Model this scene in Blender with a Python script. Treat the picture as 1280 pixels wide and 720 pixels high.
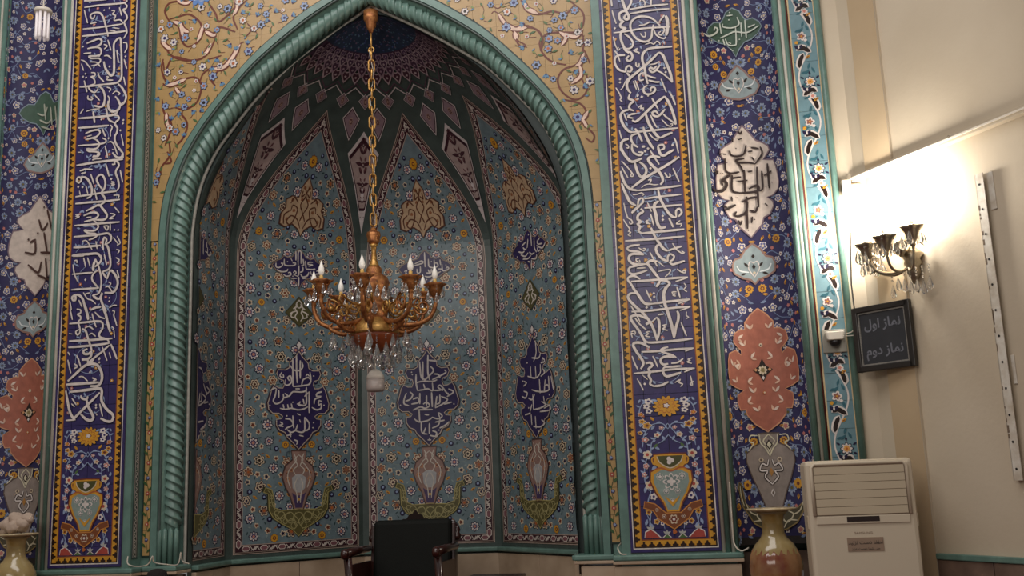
import bpy, bmesh, math, random
from mathutils import Vector, Matrix
from mathutils.geometry import tessellate_polygon
random.seed(7)
R = math.radians
sc = bpy.context.scene
for o in list(bpy.data.objects): bpy.data.objects.remove(o)
col = sc.collection

# ---------------------------------------------------------------- camera
YAW, PITCH, ROLL, FPX = -0.1876, 0.1931, -0.0390, 1282.2
fw = Vector((math.sin(YAW)*math.cos(PITCH), math.cos(YAW)*math.cos(PITCH), math.sin(PITCH)))
r0 = Vector((math.cos(YAW), -math.sin(YAW), 0)); u0 = r0.cross(fw)
rr = r0*math.cos(ROLL) + u0*math.sin(ROLL); uu = -r0*math.sin(ROLL) + u0*math.cos(ROLL)
cam = bpy.data.cameras.new('camera'); cam.sensor_width = 36; cam.lens = FPX/1280*36
cam.clip_start = .05; cam.clip_end = 60
camo = bpy.data.objects.new('camera', cam); col.objects.link(camo)
M = Matrix((rr, uu, -fw)).transposed().to_4x4(); M.translation = Vector((1.9572, -5.6, 1.6794))
camo.matrix_world = M; sc.camera = camo

# ---------------------------------------------------------------- light
sc.view_settings.view_transform = 'Standard'; sc.view_settings.look = 'None'
sc.view_settings.gamma = 1; sc.view_settings.use_curve_mapping = False
sc.view_settings.exposure = 0.0
w = bpy.data.worlds.new('room_light'); sc.world = w; w.use_nodes = True
w.node_tree.nodes['Background'].inputs[0].default_value = (.95, .92, .90, 1)
w.node_tree.nodes['Background'].inputs[1].default_value = .19
def area(name, loc, target, sx, sy, power, colr):
    l = bpy.data.lights.new(name, 'AREA'); l.shape = 'RECTANGLE'; l.size = sx; l.size_y = sy; l.energy = power; l.color = colr
    o = bpy.data.objects.new(name, l); col.objects.link(o); o.location = loc
    o.rotation_euler = (Vector(target)-Vector(loc)).to_track_quat('-Z', 'Y').to_euler(); return o
area('ceiling_lamps', (0.2, -2.6, 6.3), (0.2, .2, 2.6), 5.0, 1.6, 108, (1.0, .955, .935))
area('hall_lamps', (-.5, -7.5, 4.6), (0.3, 0, 2.2), 5.0, 2.0, 124, (1.0, .91, .82))

# ---------------------------------------------------------------- helpers
def H(s):
    c = []
    for i in (0, 2, 4):
        v = int(s[i:i+2], 16)/255
        c.append(v/12.92 if v <= .04045 else ((v+.055)/1.055)**2.4)
    return tuple(c)
MATS = {}
def mat(name, color, rough=.5, metal=0, noise=0, nscale=8, bump=0, bscale=60, color2=None, trans=0, emit=0, spec=.5, coat=0):
    if name in MATS: return MATS[name]
    m = bpy.data.materials.new(name); m.use_nodes = True; nt = m.node_tree; b = nt.nodes['Principled BSDF']
    c = H(color) if isinstance(color, str) else color
    b.inputs['Base Color'].default_value = (*c, 1); b.inputs['Roughness'].default_value = rough
    b.inputs['Metallic'].default_value = metal; b.inputs['Specular IOR Level'].default_value = spec
    b.inputs['Transmission Weight'].default_value = trans; b.inputs['Coat Weight'].default_value = coat
    if emit:
        b.inputs['Emission Color'].default_value = (*c, 1); b.inputs['Emission Strength'].default_value = emit
    tc = nt.nodes.new('ShaderNodeTexCoord')
    if color2 or noise:
        n = nt.nodes.new('ShaderNodeTexNoise'); n.inputs['Scale'].default_value = nscale; n.inputs['Detail'].default_value = 6
        nt.links.new(tc.outputs['Object'], n.inputs['Vector'])
        mx = nt.nodes.new('ShaderNodeMix'); mx.data_type = 'RGBA'
        rp = nt.nodes.new('ShaderNodeValToRGB'); rp.color_ramp.elements[0].position = .35; rp.color_ramp.elements[1].position = .68
        nt.links.new(n.outputs['Fac'], rp.inputs['Fac']); nt.links.new(rp.outputs['Color'], mx.inputs['Factor'])
        c2 = H(color2) if color2 else tuple(x*(1-noise) for x in c)
        mx.inputs['A'].default_value = (*c, 1); mx.inputs['B'].default_value = (*c2, 1)
        nt.links.new(mx.outputs['Result'], b.inputs['Base Color'])
    if bump:
        n2 = nt.nodes.new('ShaderNodeTexNoise'); n2.inputs['Scale'].default_value = bscale; n2.inputs['Detail'].default_value = 4
        nt.links.new(tc.outputs['Object'], n2.inputs['Vector'])
        bp = nt.nodes.new('ShaderNodeBump'); bp.inputs['Strength'].default_value = bump; bp.inputs['Distance'].default_value = .01
        nt.links.new(n2.outputs['Fac'], bp.inputs['Height']); nt.links.new(bp.outputs['Normal'], b.inputs['Normal'])
    MATS[name] = m; return m
def paint_mat(name='glazed_paint', rough=.34):
    m = bpy.data.materials.new(name); m.use_nodes = True; nt = m.node_tree; b = nt.nodes['Principled BSDF']
    a = nt.nodes.new('ShaderNodeAttribute'); a.attribute_name = 'Col'
    tc = nt.nodes.new('ShaderNodeTexCoord'); n = nt.nodes.new('ShaderNodeTexNoise'); n.inputs['Scale'].default_value = 25; n.inputs['Detail'].default_value = 5
    nt.links.new(tc.outputs['Object'], n.inputs['Vector'])
    mp = nt.nodes.new('ShaderNodeMapRange'); mp.inputs['From Min'].default_value = .3; mp.inputs['From Max'].default_value = .7
    mp.inputs['To Min'].default_value = .80; mp.inputs['To Max'].default_value = 1.08
    nt.links.new(n.outputs['Fac'], mp.inputs['Value'])
    vm = nt.nodes.new('ShaderNodeVectorMath'); vm.operation = 'SCALE'
    nt.links.new(a.outputs['Color'], vm.inputs[0]); nt.links.new(mp.outputs['Result'], vm.inputs['Scale'])
    nt.links.new(vm.outputs['Vector'], b.inputs['Base Color']); b.inputs['Roughness'].default_value = rough; b.inputs['Specular IOR Level'].default_value = .4
    return m
PAINT = paint_mat(); PAINT_DULL = paint_mat('worn_glazed_paint', .62)

def tag(o, label=None, cat=None, group=None, kind=None):
    if label: o['label'] = label
    if cat: o['category'] = cat
    if group: o['group'] = group
    if kind: o['kind'] = kind
    return o
def thing(name, loc, label, cat, group=None, rz=0):
    o = bpy.data.objects.new(name, None); o.empty_display_size = .1; col.objects.link(o)
    o.location = loc; o.rotation_euler = (0, 0, rz); return tag(o, label, cat, group)
def link(name, me, parent=None):
    o = bpy.data.objects.new(name, me); col.objects.link(o)
    if parent: o.parent = parent
    return o
class MB:
    """collects plain geometry for ONE mesh object (coordinates local to the parent)"""
    def __init__(s): s.v = []; s.f = []
    def add(s, v, f):
        n = len(s.v); s.v += [tuple(p) for p in v]; s.f += [tuple(i+n for i in q) for q in f]; return s
    def box(s, x0, x1, y0, y1, z0, z1, mtx=None):
        v = [Vector((x, y, z)) for z in (z0, z1) for y in (y0, y1) for x in (x0, x1)]
        if mtx: v = [mtx @ p for p in v]
        return s.add(v, [(0, 2, 3, 1), (4, 5, 7, 6), (0, 1, 5, 4), (2, 6, 7, 3), (0, 4, 6, 2), (1, 3, 7, 5)])
    def lathe(s, prof, n=20, c=(0, 0, 0), mtx=None, a0=0, a1=2*math.pi, wob=None):
        v = []; full = abs(a1-a0-2*math.pi) < 1e-6; m = n if full else n+1
        for r, z in prof:
            for i in range(m):
                a = a0+(a1-a0)*i/n; q = r*(1+(wob(a, z) if wob else 0))
                p = Vector((c[0]+q*math.cos(a), c[1]+q*math.sin(a), c[2]+z)); v.append(mtx @ p if mtx else p)
        f = []
        for j in range(len(prof)-1):
            for i in range(n):
                k = (i+1) % m if full else i+1
                f.append((j*m+i, j*m+k, (j+1)*m+k, (j+1)*m+i))
        if full and prof[0][0] > 1e-5: f.append(tuple(reversed(range(m))))
        if full and prof[-1][0] > 1e-5: f.append(tuple((len(prof)-1)*m+i for i in range(m)))
        return s.add(v, f)
    def tube(s, pts, rad, n=8, closed=False):
        pts = [Vector(p) for p in pts]; N = len(pts); v = []; f = []
        up = Vector((.13, .21, .97))
        rads = rad if isinstance(rad, (list, tuple)) else [rad]*N
        prev = None
        for i, p in enumerate(pts):
            if closed: t = pts[(i+1) % N]-pts[i-1]
            else: t = pts[min(i+1, N-1)]-pts[max(i-1, 0)]
            t.normalize()
            if prev is None:
                a = t.cross(up)
                if a.length < .1: a = t.cross(Vector((1, 0, 0)))
            else: a = prev - t*prev.dot(t)
            a.normalize(); prev = a; b = t.cross(a)
            for k in range(n):
                th = 2*math.pi*k/n; v.append(p+(a*math.cos(th)+b*math.sin(th))*rads[i])
        for i in range(N if closed else N-1):
            j = (i+1) % N
            for k in range(n): f.append((i*n+k, i*n+(k+1) % n, j*n+(k+1) % n, j*n+k))
        if not closed: f.append(tuple(reversed(range(n)))); f.append(tuple((N-1)*n+k for k in range(n)))
        return s.add(v, f)
    def prism(s, poly, y0, y1, mtx=None):
        """poly in (x,z), extruded along y"""
        n = len(poly); v = [Vector((x, y, z)) for y in (y0, y1) for x, z in poly]
        if mtx: v = [mtx @ p for p in v]
        f = [(i, (i+1) % n, n+(i+1) % n, n+i) for i in range(n)]
        tr = tessellate_polygon([[Vector((x, z, 0)) for x, z in poly]])
        f += [tuple(t) for t in tr]+[tuple(n+i for i in reversed(t)) for t in tr]
        return s.add(v, f)
    def mesh(s, name, m, smooth=False):
        me = bpy.data.meshes.new(name); me.from_pydata(s.v, [], s.f); me.materials.append(m); me.update()
        if smooth: me.polygons.foreach_set('use_smooth', [True]*len(me.polygons))
        bm = bmesh.new(); bm.from_mesh(me); bmesh.ops.recalc_face_normals(bm, faces=bm.faces); bm.to_mesh(me); bm.free()
        return me
    def build(s, name, m, parent=None, smooth=False, bevel=0):
        o = link(name, s.mesh(name, m, smooth), parent)
        if bevel:
            b = o.modifiers.new('b', 'BEVEL'); b.width = bevel; b.segments = 2; b.limit_method = 'ANGLE'
        return o

def catmull(pts, step, closed=False):
    n = len(pts); out = []
    if n < 3 and not closed:
        (x0, y0), (x1, y1) = pts[0], pts[-1]; k = max(1, int(math.hypot(x1-x0, y1-y0)/step))
        return [(x0+(x1-x0)*i/k, y0+(y1-y0)*i/k) for i in range(k+1)]
    for i in range(n if closed else n-1):
        p1 = pts[i]; p2 = pts[(i+1) % n]
        p0 = pts[i-1] if (closed or i > 0) else (2*p1[0]-p2[0], 2*p1[1]-p2[1])
        p3 = pts[(i+2) % n] if (closed or i < n-2) else (2*p2[0]-p1[0], 2*p2[1]-p1[1])
        k = max(1, int(math.ceil(math.hypot(p2[0]-p1[0], p2[1]-p1[1])/step)))
        for j in range(k):
            t = j/k; t2 = t*t; t3 = t2*t
            out.append(tuple(.5*(2*p1[a]+(p2[a]-p0[a])*t+(2*p0[a]-5*p1[a]+4*p2[a]-p3[a])*t2+(3*p1[a]-p0[a]-3*p2[a]+p3[a])*t3) for a in (0, 1)))
    if not closed: out.append(tuple(pts[-1]))
    return out
def clip(poly, ax, lo, hi):
    for lim, sg in ((lo, 1), (hi, -1)):
        out = []
        for i, p in enumerate(poly):
            q = poly[i-1]; a = sg*(q[ax]-lim); b = sg*(p[ax]-lim)
            if (a >= 0) != (b >= 0):
                t = a/(a-b); out.append((q[0]+(p[0]-q[0])*t, q[1]+(p[1]-q[1])*t))
            if b >= 0: out.append(p)
        poly = out
        if len(poly) < 3: return []
    return poly
def inside(pt, poly):
    x, y = pt; c = False
    for i in range(len(poly)):
        x1, y1 = poly[i-1]; x2, y2 = poly[i]
        if (y1 > y) != (y2 > y) and x < (x2-x1)*(y-y1)/(y2-y1)+x1: c = not c
    return c

class Paint:
    """flat glaze painting laid on a surface: mp(u,v,h) gives the point h in front of the surface"""
    def __init__(s, mp, base=.0006, step=.0004, su=0, m=None): s.mp = mp; s.su = su; s.m = m or PAINT; s.b = base; s.st = step; s.v = []; s.f = []; s.c = []; s.k = 0
    def _a(s, uv, faces, c, lay, keep=False, ramp=False):
        # overlapping pieces of one layer get slightly different heights, as glaze laid over glaze
        if not keep: s.k += 1
        n = len(s.v); h = s.b+s.st*(lay+.5*(s.k % 23)/23); m = max(1, len(uv)-1)
        s.v += [s.mp(u, v, h+(s.st*.4*i/m if ramp else 0)) for i, (u, v) in enumerate(uv)]; s.c += [c]*len(uv); s.f += [tuple(i+n for i in q) for q in faces]
    def poly(s, pts, c, lay, su=0, sv=0):
        su = su or s.su
        if su or sv: pl = [[pts[i] for i in tr] for tr in tessellate_polygon([[Vector((a, b, 0)) for a, b in pts]])]
        else: pl = [pts]
        for ax, st in ((0, su), (1, sv)):
            if not st: continue
            new = []
            for p in pl:
                lo = min(q[ax] for q in p); hi = max(q[ax] for q in p); k = max(1, int(math.ceil((hi-lo)/st)))
                for i in range(k):
                    q = clip(p, ax, lo+(hi-lo)*i/k, lo+(hi-lo)*(i+1)/k)
                    if q: new.append(q)
            pl = new
        s.k += 1
        for p in pl:
            tr = [tuple(range(len(p)))] if (su or sv) else tessellate_polygon([[Vector((a, b, 0)) for a, b in p]])
            s._a(p, tr, c, lay, keep=True)
    def stroke(s, pts, wd, c, lay, taper=.35, closed=False, step=.012, raw=False):
        p = pts if raw else catmull(pts, step, closed); n = len(p)
        if n < 2: return
        uv = []; f = []
        for i in range(n):
            a = p[i-1] if (closed or i) else p[0]; b = p[(i+1) % n] if (closed or i < n-1) else p[-1]
            tx, ty = b[0]-a[0], b[1]-a[1]; L = math.hypot(tx, ty) or 1
            t = i/(n-1); k = 1 if closed else (1-taper*max(0, 1-min(t, 1-t)*6))
            q = wd*.5*k; nx, ny = -ty/L*q, tx/L*q
            uv += [(p[i][0]+nx, p[i][1]+ny), (p[i][0]-nx, p[i][1]-ny)]
        for i in range(n if closed else n-1):
            j = (i+1) % n; f.append((2*i, 2*i+1, 2*j+1, 2*j))
        s._a(uv, f, c, lay, ramp=True)
    def disc(s, u, v, r, c, lay, n=10, ry=None):
        ry = ry or r
        s._a([(u, v)]+[(u+r*math.cos(2*math.pi*i/n), v+ry*math.sin(2*math.pi*i/n)) for i in range(n)], [(0, i+1, (i+1) % n+1) for i in range(n)], c, lay)
    def ros(s, u, v, r, n, dp, c, lay, rot=0):
        m = n*6
        s._a([(u, v)]+[(u+r*(1-dp+dp*abs(math.cos(n*(2*math.pi*i/m)/2)))*math.cos(2*math.pi*i/m+rot), v+r*(1-dp+dp*abs(math.cos(n*(2*math.pi*i/m)/2)))*math.sin(2*math.pi*i/m+rot)) for i in range(m)], [(0, i+1, (i+1) % m+1) for i in range(m)], c, lay)
    def leaf(s, u, v, L, W, ang, c, lay):
        ca, sa = math.cos(ang), math.sin(ang); P = [(0, 0), (.25, .38), (.5, .5), (.75, .32), (1, 0), (.75, -.32), (.5, -.5), (.25, -.38)]
        s._a([(u+x*L*ca-y*W*sa, v+x*L*sa+y*W*ca) for x, y in P], [tuple(range(8))], c, lay)
    def dia(s, u, v, a, b, c, lay): s._a([(u-a, v), (u, v-b), (u+a, v), (u, v+b)], [(0, 1, 2, 3)], c, lay)
    def grid(s, fl, fr, v0, v1, nv, nu, c, lay):
        uv = []; f = []
        for j in range(nv+1):
            v = v0+(v1-v0)*j/nv; a, b = fl(v), fr(v)
            for i in range(nu+1): uv.append((a+(b-a)*i/nu, v))
        for j in range(nv):
            for i in range(nu): k = j*(nu+1)+i; f.append((k, k+1, k+nu+2, k+nu+1))
        s._a(uv, f, c, lay)
    def build(s, name, parent=None, kind=None):
        if not s.v: return None
        off = parent.location if parent else Vector((0, 0, 0))
        me = bpy.data.meshes.new(name); me.from_pydata([tuple(Vector(p)-off) for p in s.v], [], s.f)
        at = me.color_attributes.new('Col', 'FLOAT_COLOR', 'POINT'); fl = []
        for c in s.c: fl += [c[0], c[1], c[2], 1.0]
        at.data.foreach_set('color', fl); me.materials.append(s.m); me.update()
        o = link(name, me, parent)
        if kind: o['kind'] = kind
        return o
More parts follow.
